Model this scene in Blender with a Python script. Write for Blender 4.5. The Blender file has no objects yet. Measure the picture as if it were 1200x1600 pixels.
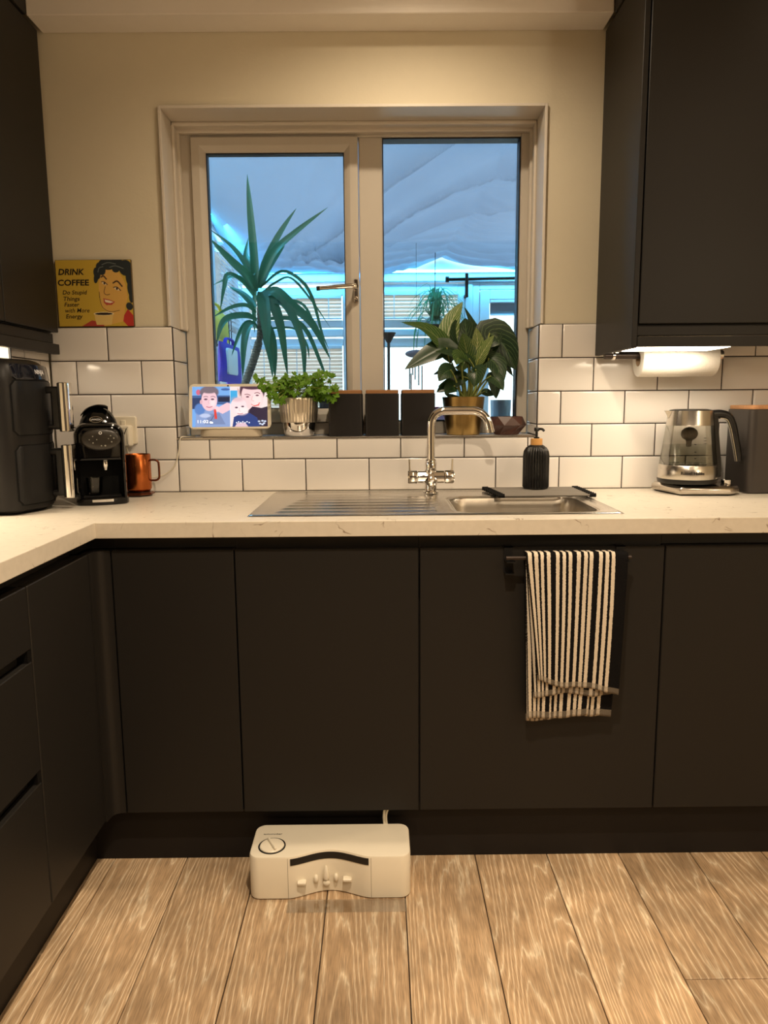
import bpy, math, random
import numpy as np
from mathutils import Vector, Matrix

# ------------------------------------------------------------------ camera, world, lights
S = bpy.context.scene
COL = S.collection
S.view_settings.view_transform = 'Standard'
S.view_settings.look = 'None'
S.view_settings.gamma = 1.0
S.view_settings.use_curve_mapping = False
S.view_settings.exposure = 0.42
S.cycles.use_denoising = True
S.cycles.max_bounces = 8
S.cycles.diffuse_bounces = 4
S.cycles.transparent_max_bounces = 16
S.cycles.sample_clamp_indirect = 6.0
S.cycles.caustics_reflective = False
S.cycles.caustics_refractive = False

cam = bpy.data.cameras.new('camera')
cam.sensor_fit = 'VERTICAL'
cam.sensor_height = 24.0
cam.lens = 1150.0 / 1600.0 * 24.0
cam.clip_start = 0.02
CAMO = bpy.data.objects.new('camera', cam)
COL.objects.link(CAMO)
R_, U_, F_ = (0.99995, -0.005846, -0.007697), (0.008473, 0.147076, 0.989089), (0.00465, 0.989108, -0.147119)
M = Matrix((R_, U_, tuple(-c for c in F_))).transposed().to_4x4()
M.translation = (-0.0018, -2.3215, 1.1855)
CAMO.matrix_world = M
S.camera = CAMO

W = bpy.data.worlds.new('sky')
S.world = W
W.use_nodes = True
bgn = W.node_tree.nodes['Background']
bgn.inputs['Color'].default_value = (0.76, 0.90, 1.0, 1)
bgn.inputs['Strength'].default_value = 2.7

def lamp(name, kind, loc, power, color, **k):
    d = bpy.data.lights.new(name, kind)
    d.energy = power
    d.color = color
    for a, b in k.items():
        setattr(d, a, b)
    o = bpy.data.objects.new(name, d)
    o.location = loc
    COL.objects.link(o)
    return o

WARM = (1.0, 0.80, 0.565)
for n, (x, y, pw, sz) in enumerate([(0.1, -0.52, 31, 152), (1.35, -0.52, 4, 160), (0.1, -1.63, 104, 134), (1.35, -1.63, 16, 160),
                                    (0.1, -2.74, 60, 140), (1.35, -2.74, 24, 160)]):  # right-hand spots are unseen; the rear two added for ambient fill
    lamp('ceiling_spot', 'SPOT', (x, y, 2.425), pw, WARM, spot_size=math.radians(sz), spot_blend=1.0,
         shadow_soft_size=0.025)

lamp('added_fill', 'POINT', (1.75, -2.60, 1.75), 15, WARM, shadow_soft_size=0.12)  # soft fill added out of view to brighten the room, no such fixture

# ------------------------------------------------------------------ helpers
def lin(c):
    c = c / 255.0
    return c / 12.92 if c <= 0.04045 else ((c + 0.055) / 1.055) ** 2.4

def C(r, g, b):
    return (lin(r), lin(g), lin(b), 1.0)

class MB:
    """collects faces for one mesh"""
    def __init__(self):
        self.v, self.f, self.m, self.uv = [], [], [], None

    def add(self, vs, fs, mi=0):
        o = len(self.v)
        self.v.extend([tuple(float(c) for c in p) for p in vs])
        self.f.extend([tuple(i + o for i in f) for f in fs])
        self.m.extend([mi] * len(fs))
        return self

    def box(self, x0, x1, y0, y1, z0, z1, b=0.0, mi=0):
        if b <= 0:
            vs = [(x, y, z) for z in (z0, z1) for y in (y0, y1) for x in (x0, x1)]
            fs = [(0, 2, 3, 1), (4, 5, 7, 6), (0, 1, 5, 4), (2, 6, 7, 3), (0, 4, 6, 2), (1, 3, 7, 5)]
            return self.add(vs, fs, mi)
        b = min(b, (x1 - x0) * .49, (y1 - y0) * .49, (z1 - z0) * .49)
        poly = [(x0 + b, y0), (x1 - b, y0), (x1, y0 + b), (x1, y1 - b), (x1 - b, y1), (x0 + b, y1), (x0, y1 - b), (x0, y0 + b)]
        inn = [(x0 + b, y0 + b), (x1 - b, y0 + b), (x1 - b, y0 + b), (x1 - b, y1 - b), (x1 - b, y1 - b), (x0 + b, y1 - b), (x0 + b, y1 - b), (x0 + b, y0 + b)]
        rings = [[(p[0], p[1], z0) for p in inn], [(p[0], p[1], z0 + b) for p in poly], [(p[0], p[1], z1 - b) for p in poly], [(p[0], p[1], z1) for p in inn]]
        return self.rings(rings, True, True, mi)

    def rings(self, rings, cap0=True, cap1=True, mi=0, closed=True):
        n = len(rings[0])
        vs = [p for r in rings for p in r]
        fs = []
        m = n if closed else n - 1
        for k in range(len(rings) - 1):
            for i in range(m):
                j = (i + 1) % n
                fs.append((k * n + i, k * n + j, (k + 1) * n + j, (k + 1) * n + i))
        if cap0:
            fs.append(tuple(range(n - 1, -1, -1)))
        if cap1:
            fs.append(tuple((len(rings) - 1) * n + i for i in range(n)))
        return self.add(vs, fs, mi)

    def loft(self, poly, prof, axis='z', cap0=True, cap1=True, mi=0):
        """poly: CCW 2D outline; prof: [(inset, height)] rings along the axis"""
        P = np.array(poly, float)
        d1 = P - np.roll(P, 1, 0)
        d2 = np.roll(P, -1, 0) - P
        d1 /= np.linalg.norm(d1, axis=1)[:, None] + 1e-12
        d2 /= np.linalg.norm(d2, axis=1)[:, None] + 1e-12
        n1 = np.stack([-d1[:, 1], d1[:, 0]], 1)
        n2 = np.stack([-d2[:, 1], d2[:, 0]], 1)
        nn = n1 + n2
        nn /= np.linalg.norm(nn, axis=1)[:, None] + 1e-12
        sc = 1.0 / np.maximum(0.4, (nn * n1).sum(1))
        rings = []
        for ins, h in prof:
            Q = P + nn * (ins * sc)[:, None]
            if axis == 'z':
                rings.append([(q[0], q[1], h) for q in Q])
            elif axis == 'y':
                rings.append([(q[0], h, q[1]) for q in Q])
            else:
                rings.append([(h, q[0], q[1]) for q in Q])
        return self.rings(rings, cap0, cap1, mi)

    def lathe(self, prof, cx=0, cy=0, n=32, cap0=True, cap1=True, mi=0, axis='z', cz=0):
        rings = []
        for r, h in prof:
            ring = []
            for i in range(n):
                a = 2 * math.pi * i / n
                u, w = r * math.cos(a), r * math.sin(a)
                if axis == 'z':
                    ring.append((cx + u, cy + w, h))
                elif axis == 'x':
                    ring.append((h, cx + u, cz + w))
                else:
                    ring.append((cx - u, h, cz + w))
            rings.append(ring)
        return self.rings(rings, cap0, cap1, mi)

    def tube(self, pts, r, n=8, cap=True, mi=0):
        P = [Vector(p) for p in pts]
        k = len(P)
        rr = r if isinstance(r, (list, tuple)) else [r] * k
        T = []
        for i in range(k):
            t = P[min(i + 1, k - 1)] - P[max(i - 1, 0)]
            T.append(t.normalized())
        up = Vector((0, 0, 1)) if abs(T[0].z) < .9 else Vector((1, 0, 0))
        a = T[0].cross(up).normalized()
        rings = []
        for i in range(k):
            a = (a - T[i] * a.dot(T[i])).normalized()
            b = T[i].cross(a)
            rings.append([tuple(P[i] + (a * math.cos(2 * math.pi * j / n) + b * math.sin(2 * math.pi * j / n)) * rr[i]) for j in range(n)])
        return self.rings(rings, cap, cap, mi)

    def grid(self, P, mi=0):
        nu, nv = len(P), len(P[0])
        vs = [p for row in P for p in row]
        fs = [(i * nv + j, (i + 1) * nv + j, (i + 1) * nv + j + 1, i * nv + j + 1) for i in range(nu - 1) for j in range(nv - 1)]
        return self.add(vs, fs, mi)

    def ball(self, c, r, n=12, m=8, mi=0):
        rx, ry, rz = r if isinstance(r, (tuple, list)) else (r, r, r)
        rings = []
        for k in range(m + 1):
            t = math.pi * (0.02 + 0.96 * k / m)
            rings.append([(c[0] + rx * math.sin(t) * math.cos(2 * math.pi * i / n), c[1] + ry * math.sin(t) * math.sin(2 * math.pi * i / n), c[2] - rz * math.cos(t)) for i in range(n)])
        return self.rings(rings, True, True, mi)

    def cells(self, xs, ys, filled, z0, z1, axis='z', mi=0):
        """solid slab made of grid cells; filled(i, j) tells which cells exist"""
        nx, ny = len(xs), len(ys)
        idx = {}
        vs, fs = [], []
        def vid(i, j, k):
            if (i, j, k) not in idx:
                idx[(i, j, k)] = len(vs)
                a, b, h = xs[i], ys[j], (z0, z1)[k]
                vs.append((a, b, h) if axis == 'z' else ((a, h, b) if axis == 'y' else (h, a, b)))
            return idx[(i, j, k)]
        F = lambda i, j: 0 <= i < nx - 1 and 0 <= j < ny - 1 and filled(i, j)
        for i in range(nx - 1):
            for j in range(ny - 1):
                if not F(i, j):
                    continue
                for k, o in ((0, ((0, 0), (0, 1), (1, 1), (1, 0))), (1, ((0, 0), (1, 0), (1, 1), (0, 1)))):
                    fs.append(tuple(vid(i + a, j + b, k) for a, b in o))
                for (di, dj, p, q) in ((-1, 0, (0, 0), (0, 1)), (1, 0, (1, 1), (1, 0)), (0, -1, (1, 0), (0, 0)), (0, 1, (0, 1), (1, 1))):
                    if not F(i + di, j + dj):
                        fs.append((vid(i + p[0], j + p[1], 0), vid(i + p[0], j + p[1], 1), vid(i + q[0], j + q[1], 1), vid(i + q[0], j + q[1], 0)))
        if axis == 'y':
            pass
        return self.add(vs, fs, mi)

def root_loc(o):
    l = Vector((0, 0, 0))
    while o is not None:
        l += o.location
        o = o.parent
    return l

def make_mesh(name, mb, mats, smooth=35.0, off=(0, 0, 0)):
    me = bpy.data.meshes.new(name)
    me.from_pydata([(v[0] - off[0], v[1] - off[1], v[2] - off[2]) for v in mb.v], [], mb.f)
    for m in (mats if isinstance(mats, (list, tuple)) else [mats]):
        me.materials.append(m)
    if len(me.materials) > 1:
        me.polygons.foreach_set('material_index', mb.m)
    me.validate()
    import bmesh as _b
    bm = _b.new()
    bm.from_mesh(me)
    _b.ops.recalc_face_normals(bm, faces=bm.faces)
    bm.to_mesh(me)
    bm.free()
    if smooth:
        me.polygons.foreach_set('use_smooth', [True] * len(me.polygons))
        me.set_sharp_from_angle(angle=math.radians(smooth))
    if mb.uv is not None:
        uvl = me.uv_layers.new(name='UVMap')
        vi = np.zeros(len(me.loops), dtype=np.int32)
        me.loops.foreach_get('vertex_index', vi)
        uvl.data.foreach_set('uv', np.array(mb.uv, dtype=np.float32)[vi].ravel())
    me.update()
    return me

def obj(name, mb, mats, parent=None, smooth=35.0, local=False, bevel=0.0, seg=2, kind=None, label=None, subsurf=0, at=None):
    """one mesh object; vertices are world coordinates unless local"""
    base = Vector((0, 0, 0)) if (local or parent is None) else root_loc(parent)
    if at is not None:                       # own origin
        loc = Vector(at) - base
        off = Vector(at) if not local else Vector((0, 0, 0))
    else:
        loc, off = Vector((0, 0, 0)), base
    me = make_mesh(name, mb, mats, smooth, off)
    o = bpy.data.objects.new(name, me)
    COL.objects.link(o)
    o.location = loc
    if parent is not None:
        o.parent = parent
    if bevel:
        m = o.modifiers.new('bevel', 'BEVEL')
        m.width = bevel
        m.segments = seg
        m.limit_method = 'ANGLE'
        m.angle_limit = math.radians(40)
        m.harden_normals = False
    if subsurf:
        m = o.modifiers.new('subsurf', 'SUBSURF')
        m.levels = m.render_levels = subsurf
    if kind:
        o['kind'] = kind
    if label:
        o['label'] = label
    return o

def thing(name, label, cat, loc=(0, 0, 0), rotz=0.0, group=None):
    o = bpy.data.objects.new(name, None)
    o.empty_display_size = 0.05
    COL.objects.link(o)
    o.location = loc
    o.rotation_euler = (0, 0, rotz)
    o['label'] = label
    o['category'] = cat
    if group:
        o['group'] = group
    return o

def struct(name, mb, mats, **k):
    o = obj(name, mb, mats, **k)
    o['kind'] = 'structure'
    return o

def sroot(name, loc=(0, 0, 0)):
    o = bpy.data.objects.new(name, None)
    o.empty_display_size = 0.05
    COL.objects.link(o)
    o.location = loc
    o['kind'] = 'structure'
    return o

def dup_part(o, parent, loc, name=None):
    c = o.copy()
    if name:
        c.name = name
    COL.objects.link(c)
    c.parent = parent
    c.location = loc
    return c

def dup(root, loc, label):
    r = root.copy()
    COL.objects.link(r)
    r.location = loc
    r['label'] = label
    for ch in list(root.children):
        c = ch.copy()
        COL.objects.link(c)
        c.parent = r
        for g in ch.children:
            d = g.copy()
            COL.objects.link(d)
            d.parent = c
    return r

def rrect(x0, x1, y0, y1, r, n=5):
    P = []
    for cx, cy, a0 in ((x1 - r, y0 + r, -90), (x1 - r, y1 - r, 0), (x0 + r, y1 - r, 90), (x0 + r, y0 + r, 180)):
        for i in range(n + 1):
            a = math.radians(a0 + 90 * i / n)
            P.append((cx + r * math.cos(a), cy + r * math.sin(a)))
    return P

def catmull(pts, n=6):
    P = [Vector(p) for p in pts]
    P = [P[0] * 2 - P[1]] + P + [P[-1] * 2 - P[-2]]
    out = []
    for i in range(1, len(P) - 2):
        for k in range(n):
            t = k / n
            a, b, c, d = P[i - 1], P[i], P[i + 1], P[i + 2]
            out.append(0.5 * ((2 * b) + (c - a) * t + (2 * a - 5 * b + 4 * c - d) * t * t + (3 * b - a - 3 * c + d) * t ** 3))
    out.append(P[-2])
    return out

# ------------------------------------------------------------------ materials
def nodes_of(name):
    m = bpy.data.materials.new(name)
    m.use_nodes = True
    nt = m.node_tree
    return m, nt, nt.nodes['Principled BSDF']

def N(nt, t, **k):
    n = nt.nodes.new(t)
    for a, b in k.items():
        setattr(n, a, b)
    return n

def mat(name, col, rough=0.5, metal=0.0, var=0.06, scale=30.0, bump=0.0, bscale=None, spec=None, coat=0.0, stretch=None, sss=0.0):
    m, nt, b = nodes_of(name)
    L = nt.links
    b.inputs['Roughness'].default_value = rough
    b.inputs['Metallic'].default_value = metal
    if spec is not None:
        b.inputs['Specular IOR Level'].default_value = spec
    if coat:
        b.inputs['Coat Weight'].default_value = coat
        b.inputs['Coat Roughness'].default_value = 0.1
    tc = N(nt, 'ShaderNodeTexCoord')
    mp = N(nt, 'ShaderNodeMapping')
    if stretch:
        mp.inputs['Scale'].default_value = stretch
    L.new(tc.outputs['Object'], mp.inputs['Vector'])
    nz = N(nt, 'ShaderNodeTexNoise')
    nz.inputs['Scale'].default_value = scale
    nz.inputs['Detail'].default_value = 4
    L.new(mp.outputs[0], nz.inputs['Vector'])
    mx = N(nt, 'ShaderNodeMix', data_type='RGBA')
    mx.inputs[6].default_value = tuple(c * (1 - var) for c in col[:3]) + (1,)
    mx.inputs[7].default_value = tuple(min(1, c * (1 + var)) for c in col[:3]) + (1,)
    L.new(nz.outputs['Fac'], mx.inputs[0])
    L.new(mx.outputs[2], b.inputs['Base Color'])
    if bump:
        nb = N(nt, 'ShaderNodeTexNoise')
        nb.inputs['Scale'].default_value = bscale or scale
        nb.inputs['Detail'].default_value = 3
        L.new(mp.outputs[0], nb.inputs['Vector'])
        bp = N(nt, 'ShaderNodeBump')
        bp.inputs['Strength'].default_value = bump
        bp.inputs['Distance'].default_value = 0.002
        L.new(nb.outputs['Fac'], bp.inputs['Height'])
        L.new(bp.outputs[0], b.inputs['Normal'])
    return m

def emit(name, col, strength):
    m, nt, b = nodes_of(name)
    b.inputs['Base Color'].default_value = col
    b.inputs['Emission Color'].default_value = col
    b.inputs['Emission Strength'].default_value = strength
    return m

def glassy(name, tint=(1, 1, 1), gloss=1.0, ior=1.5):
    m = bpy.data.materials.new(name)
    m.use_nodes = True
    nt = m.node_tree
    nt.nodes.clear()
    o = N(nt, 'ShaderNodeOutputMaterial')
    t = N(nt, 'ShaderNodeBsdfTransparent')
    t.inputs[0].default_value = tuple(tint) + (1,)
    g = N(nt, 'ShaderNodeBsdfGlossy')
    g.inputs['Roughness'].default_value = 0.0
    fr = N(nt, 'ShaderNodeFresnel')
    fr.inputs[0].default_value = ior
    mu = N(nt, 'ShaderNodeMath', operation='MULTIPLY')
    mu.inputs[1].default_value = gloss
    mx = N(nt, 'ShaderNodeMixShader')
    L = nt.links
    L.new(fr.outputs[0], mu.inputs[0])
    L.new(mu.outputs[0], mx.inputs[0])
    L.new(t.outputs[0], mx.inputs[1])
    L.new(g.outputs[0], mx.inputs[2])
    L.new(mx.outputs[0], o.inputs[0])
    return m

def attr_mat(name, rough=0.5, emission=0.0):
    m, nt, b = nodes_of(name)
    a = N(nt, 'ShaderNodeAttribute', attribute_name='print')
    if emission:
        b.inputs['Base Color'].default_value = (0.01, 0.01, 0.01, 1)
        nt.links.new(a.outputs['Color'], b.inputs['Emission Color'])
        b.inputs['Emission Strength'].default_value = emission
    else:
        nt.links.new(a.outputs['Color'], b.inputs['Base Color'])
    b.inputs['Roughness'].default_value = rough
    return m

def wood_floor():
    m, nt, b = nodes_of('limed_oak')
    L = nt.links
    tc = N(nt, 'ShaderNodeTexCoord')
    oi = N(nt, 'ShaderNodeObjectInfo')
    cm = N(nt, 'ShaderNodeCombineXYZ')
    mu = N(nt, 'ShaderNodeMath', operation='MULTIPLY')
    mu.inputs[1].default_value = 37.0
    L.new(oi.outputs['Random'], mu.inputs[0])
    L.new(mu.outputs[0], cm.inputs[0])
    L.new(mu.outputs[0], cm.inputs[1])
    va = N(nt, 'ShaderNodeVectorMath', operation='ADD')
    L.new(tc.outputs['Object'], va.inputs[0])
    L.new(cm.outputs[0], va.inputs[1])
    # cathedral rings: contour lines of a stretched smooth noise
    mp = N(nt, 'ShaderNodeMapping')
    mp.inputs['Scale'].default_value = (8.0, 0.6, 1)
    L.new(va.outputs[0], mp.inputs['Vector'])
    n1 = N(nt, 'ShaderNodeTexNoise')
    n1.inputs['Scale'].default_value = 1.0
    n1.inputs['Detail'].default_value = 1.5
    n1.inputs['Roughness'].default_value = 0.35
    L.new(mp.outputs[0], n1.inputs['Vector'])
    mpf = N(nt, 'ShaderNodeMapping')
    mpf.inputs['Scale'].default_value = (60, 9, 1)
    L.new(va.outputs[0], mpf.inputs['Vector'])
    n2 = N(nt, 'ShaderNodeTexNoise')
    n2.inputs['Scale'].default_value = 1.0
    n2.inputs['Detail'].default_value = 3
    L.new(mpf.outputs[0], n2.inputs['Vector'])
    ma = N(nt, 'ShaderNodeMath', operation='MULTIPLY_ADD')
    ma.inputs[1].default_value = 27.0
    L.new(n1.outputs['Fac'], ma.inputs[0])
    mb2 = N(nt, 'ShaderNodeMath', operation='MULTIPLY')
    mb2.inputs[1].default_value = 1.2
    L.new(n2.outputs['Fac'], mb2.inputs[0])
    L.new(mb2.outputs[0], ma.inputs[2])
    fr = N(nt, 'ShaderNodeMath', operation='PINGPONG')
    fr.inputs[1].default_value = 0.5
    L.new(ma.outputs[0], fr.inputs[0])
    rp = N(nt, 'ShaderNodeValToRGB')
    e = rp.color_ramp.elements
    e[0].position, e[0].color = 0.0, C(186, 156, 122)
    e[1].position, e[1].color = 0.5, C(240, 220, 190)
    k = e.new(0.30)
    k.color = C(200, 170, 136)
    k = e.new(0.42)
    k.color = C(214, 187, 154)
    L.new(fr.outputs[0], rp.inputs[0])
    # pores
    mpp = N(nt, 'ShaderNodeMapping')
    mpp.inputs['Scale'].default_value = (420, 22, 1)
    L.new(va.outputs[0], mpp.inputs['Vector'])
    n3 = N(nt, 'ShaderNodeTexNoise')
    n3.inputs['Scale'].default_value = 1.0
    n3.inputs['Detail'].default_value = 2
    L.new(mpp.outputs[0], n3.inputs['Vector'])
    r3 = N(nt, 'ShaderNodeMapRange')
    r3.inputs[1].default_value = 0.35
    r3.inputs[2].default_value = 0.65
    r3.inputs[3].default_value = 0.80
    r3.inputs[4].default_value = 1.20
    L.new(n3.outputs['Fac'], r3.inputs[0])
    m1 = N(nt, 'ShaderNodeMix', data_type='RGBA', blend_type='MULTIPLY')
    m1.inputs[0].default_value = 1.0
    L.new(rp.outputs[0], m1.inputs[6])
    L.new(r3.outputs[0], m1.inputs[7])
    # broad darker clouds and per-plank tone
    n4 = N(nt, 'ShaderNodeTexNoise')
    n4.inputs['Scale'].default_value = 7.0
    n4.inputs['Detail'].default_value = 3
    L.new(va.outputs[0], n4.inputs['Vector'])
    r4 = N(nt, 'ShaderNodeMapRange')
    r4.inputs[1].default_value = 0.3
    r4.inputs[2].default_value = 0.7
    r4.inputs[3].default_value = 0.72
    r4.inputs[4].default_value = 1.12
    L.new(n4.outputs['Fac'], r4.inputs[0])
    m2 = N(nt, 'ShaderNodeMix', data_type='RGBA', blend_type='MULTIPLY')
    m2.inputs[0].default_value = 1.0
    L.new(m1.outputs[2], m2.inputs[6])
    L.new(r4.outputs[0], m2.inputs[7])
    r5 = N(nt, 'ShaderNodeMapRange')
    r5.inputs[3].default_value = 0.80
    r5.inputs[4].default_value = 1.08
    L.new(oi.outputs['Random'], r5.inputs[0])
    m3 = N(nt, 'ShaderNodeMix', data_type='RGBA', blend_type='MULTIPLY')
    m3.inputs[0].default_value = 1.0
    L.new(m2.outputs[2], m3.inputs[6])
    L.new(r5.outputs[0], m3.inputs[7])
    L.new(m3.outputs[2], b.inputs['Base Color'])
    b.inputs['Roughness'].default_value = 0.5
    bp = N(nt, 'ShaderNodeBump')
    bp.inputs['Strength'].default_value = 0.25
    bp.inputs['Distance'].default_value = 0.001
    L.new(n3.outputs['Fac'], bp.inputs['Height'])
    L.new(bp.outputs[0], b.inputs['Normal'])
    return m

def worktop_mat():
    m, nt, b = nodes_of('pale_speckled_worktop')
    L = nt.links
    tc = N(nt, 'ShaderNodeTexCoord')
    n1 = N(nt, 'ShaderNodeTexNoise')
    n1.inputs['Scale'].default_value = 11.0
    n1.inputs['Detail'].default_value = 3.0
    n1.inputs['Distortion'].default_value = 0.8
    L.new(tc.outputs['Object'], n1.inputs['Vector'])
    sub = N(nt, 'ShaderNodeMath', operation='SUBTRACT')
    sub.inputs[1].default_value = 0.5
    L.new(n1.outputs['Fac'], sub.inputs[0])
    ab = N(nt, 'ShaderNodeMath', operation='ABSOLUTE')
    L.new(sub.outputs[0], ab.inputs[0])
    mr = N(nt, 'ShaderNodeMapRange')
    mr.inputs[1].default_value = 0.0
    mr.inputs[2].default_value = 0.012
    mr.inputs[3].default_value = 1.0
    mr.inputs[4].default_value = 0.0
    L.new(ab.outputs[0], mr.inputs[0])
    n2 = N(nt, 'ShaderNodeTexNoise')
    n2.inputs['Scale'].default_value = 26.0
    n2.inputs['Detail'].default_value = 2.0
    L.new(tc.outputs['Object'], n2.inputs['Vector'])
    m2 = N(nt, 'ShaderNodeMapRange')
    m2.inputs[1].default_value = 0.56
    m2.inputs[2].default_value = 0.66
    L.new(n2.outputs['Fac'], m2.inputs[0])
    mu = N(nt, 'ShaderNodeMath', operation='MULTIPLY')
    L.new(mr.outputs[0], mu.inputs[0])
    L.new(m2.outputs[0], mu.inputs[1])
    n3 = N(nt, 'ShaderNodeTexNoise')
    n3.inputs['Scale'].default_value = 60.0
    n3.inputs['Detail'].default_value = 4.0
    L.new(tc.outputs['Object'], n3.inputs['Vector'])
    base = N(nt, 'ShaderNodeMix', data_type='RGBA')
    base.inputs[6].default_value = C(198, 190, 176)
    base.inputs[7].default_value = C(214, 206, 192)
    L.new(n3.outputs['Fac'], base.inputs[0])
    fin = N(nt, 'ShaderNodeMix', data_type='RGBA')
    fin.inputs[7].default_value = C(120, 100, 80)
    L.new(mu.outputs[0], fin.inputs[0])
    L.new(base.outputs[2], fin.inputs[6])
    L.new(fin.outputs[2], b.inputs['Base Color'])
    b.inputs['Roughness'].default_value = 0.38
    return m

def stripe_mat():
    m, nt, b = nodes_of('striped_terry')
    L = nt.links
    uv = N(nt, 'ShaderNodeUVMap')
    sp = N(nt, 'ShaderNodeSeparateXYZ')
    L.new(uv.outputs[0], sp.inputs[0])
    nz = N(nt, 'ShaderNodeTexNoise')
    nz.inputs['Scale'].default_value = 90.0
    nz.inputs['Detail'].default_value = 2
    L.new(uv.outputs[0], nz.inputs['Vector'])
    ad = N(nt, 'ShaderNodeMath', operation='MULTIPLY_ADD')
    ad.inputs[1].default_value = 0.014
    L.new(nz.outputs['Fac'], ad.inputs[0])
    L.new(sp.outputs[0], ad.inputs[2])
    rp = N(nt, 'ShaderNodeValToRGB')
    rp.color_ramp.interpolation = 'CONSTANT'
    wh, bl = C(226, 214, 196), C(20, 19, 20)
    ed = [(250, 277), (290, 315), (330, 352), (370, 394), (428, 452), (470, 492), (508, 532), (560, 586), (605, 628), (640, 663), (702, 724), (742, 763), (778, 802)]
    e = rp.color_ramp.elements
    e[0].position, e[0].color = 0.0, bl
    e[1].position, e[1].color = 0.999, bl
    for a, c in ed:
        k = e.new((a - 244) / 640.0 + 0.007)
        k.color = wh
        k = e.new((c - 244) / 640.0 + 0.007)
        k.color = bl
    L.new(ad.outputs[0], rp.inputs[0])
    hem = N(nt, 'ShaderNodeMath', operation='GREATER_THAN')
    hem.inputs[1].default_value = 0.955
    L.new(sp.outputs[1], hem.inputs[0])
    hmul = N(nt, 'ShaderNodeMath', operation='MULTIPLY')
    hmul.inputs[1].default_value = 0.5
    L.new(hem.outputs[0], hmul.inputs[0])
    mx = N(nt, 'ShaderNodeMix', data_type='RGBA')
    mx.inputs[7].default_value = C(150, 140, 126)
    L.new(hmul.outputs[0], mx.inputs[0])
    L.new(rp.outputs[0], mx.inputs[6])
    L.new(mx.outputs[2], b.inputs['Base Color'])
    b.inputs['Roughness'].default_value = 0.95
    b.inputs['Specular IOR Level'].default_value = 0.1
    n2 = N(nt, 'ShaderNodeTexNoise')
    n2.inputs['Scale'].default_value = 140.0
    L.new(uv.outputs[0], n2.inputs['Vector'])
    bp = N(nt, 'ShaderNodeBump')
    bp.inputs['Strength'].default_value = 0.8
    bp.inputs['Distance'].default_value = 0.004
    L.new(n2.outputs['Fac'], bp.inputs['Height'])
    L.new(bp.outputs[0], b.inputs['Normal'])
    return m

def leaf_mat(name, dark, light, stripes=0.0, rough=0.35, transl=0.25):
    """uv.x across (0..1), uv.y along"""
    m, nt, b = nodes_of(name)
    L = nt.links
    uv = N(nt, 'ShaderNodeUVMap')
    sp = N(nt, 'ShaderNodeSeparateXYZ')
    L.new(uv.outputs[0], sp.inputs[0])
    c = N(nt, 'ShaderNodeMath', operation='SUBTRACT')
    c.inputs[1].default_value = 0.5
    L.new(sp.outputs[0], c.inputs[0])
    a = N(nt, 'ShaderNodeMath', operation='ABSOLUTE')
    L.new(c.outputs[0], a.inputs[0])
    # oblique veins: along minus across
    v = N(nt, 'ShaderNodeMath', operation='MULTIPLY_ADD')
    v.inputs[1].default_value = -0.55
    L.new(a.outputs[0], v.inputs[0])
    L.new(sp.outputs[1], v.inputs[2])
    nz = N(nt, 'ShaderNodeTexNoise')
    nz.inputs['Scale'].default_value = 9.0
    L.new(uv.outputs[0], nz.inputs['Vector'])
    v2 = N(nt, 'ShaderNodeMath', operation='MULTIPLY_ADD')
    v2.inputs[1].default_value = 0.05
    L.new(nz.outputs['Fac'], v2.inputs[0])
    L.new(v.outputs[0], v2.inputs[2])
    mu = N(nt, 'ShaderNodeMath', operation='MULTIPLY')
    mu.inputs[1].default_value = 13.0
    L.new(v2.outputs[0], mu.inputs[0])
    pp = N(nt, 'ShaderNodeMath', operation='PINGPONG')
    pp.inputs[1].default_value = 0.5
    L.new(mu.outputs[0], pp.inputs[0])
    mr = N(nt, 'ShaderNodeMapRange')
    mr.inputs[1].default_value = 0.36
    mr.inputs[2].default_value = 0.5
    mr.inputs[3].default_value = 0.0
    mr.inputs[4].default_value = stripes
    L.new(pp.outputs[0], mr.inputs[0])
    mid = N(nt, 'ShaderNodeMapRange')
    mid.inputs[1].default_value = 0.0
    mid.inputs[2].default_value = 0.035
    mid.inputs[3].default_value = max(0.35, stripes)
    mid.inputs[4].default_value = 0.0
    L.new(a.outputs[0], mid.inputs[0])
    mxm = N(nt, 'ShaderNodeMath', operation='MAXIMUM')
    L.new(mr.outputs[0], mxm.inputs[0])
    L.new(mid.outputs[0], mxm.inputs[1])
    mx = N(nt, 'ShaderNodeMix', data_type='RGBA')
    mx.inputs[6].default_value = dark
    mx.inputs[7].default_value = light
    L.new(mxm.outputs[0], mx.inputs[0])
    L.new(mx.outputs[2], b.inputs['Base Color'])
    b.inputs['Roughness'].default_value = rough
    if transl:
        out = nt.nodes['Material Output']
        t = N(nt, 'ShaderNodeBsdfTranslucent')
        L.new(mx.outputs[2], t.inputs[0])
        ms = N(nt, 'ShaderNodeMixShader')
        ms.inputs[0].default_value = transl
        L.new(b.outputs[0], ms.inputs[1])
        L.new(t.outputs[0], ms.inputs[2])
        L.new(ms.outputs[0], out.inputs[0])
    return m

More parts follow.
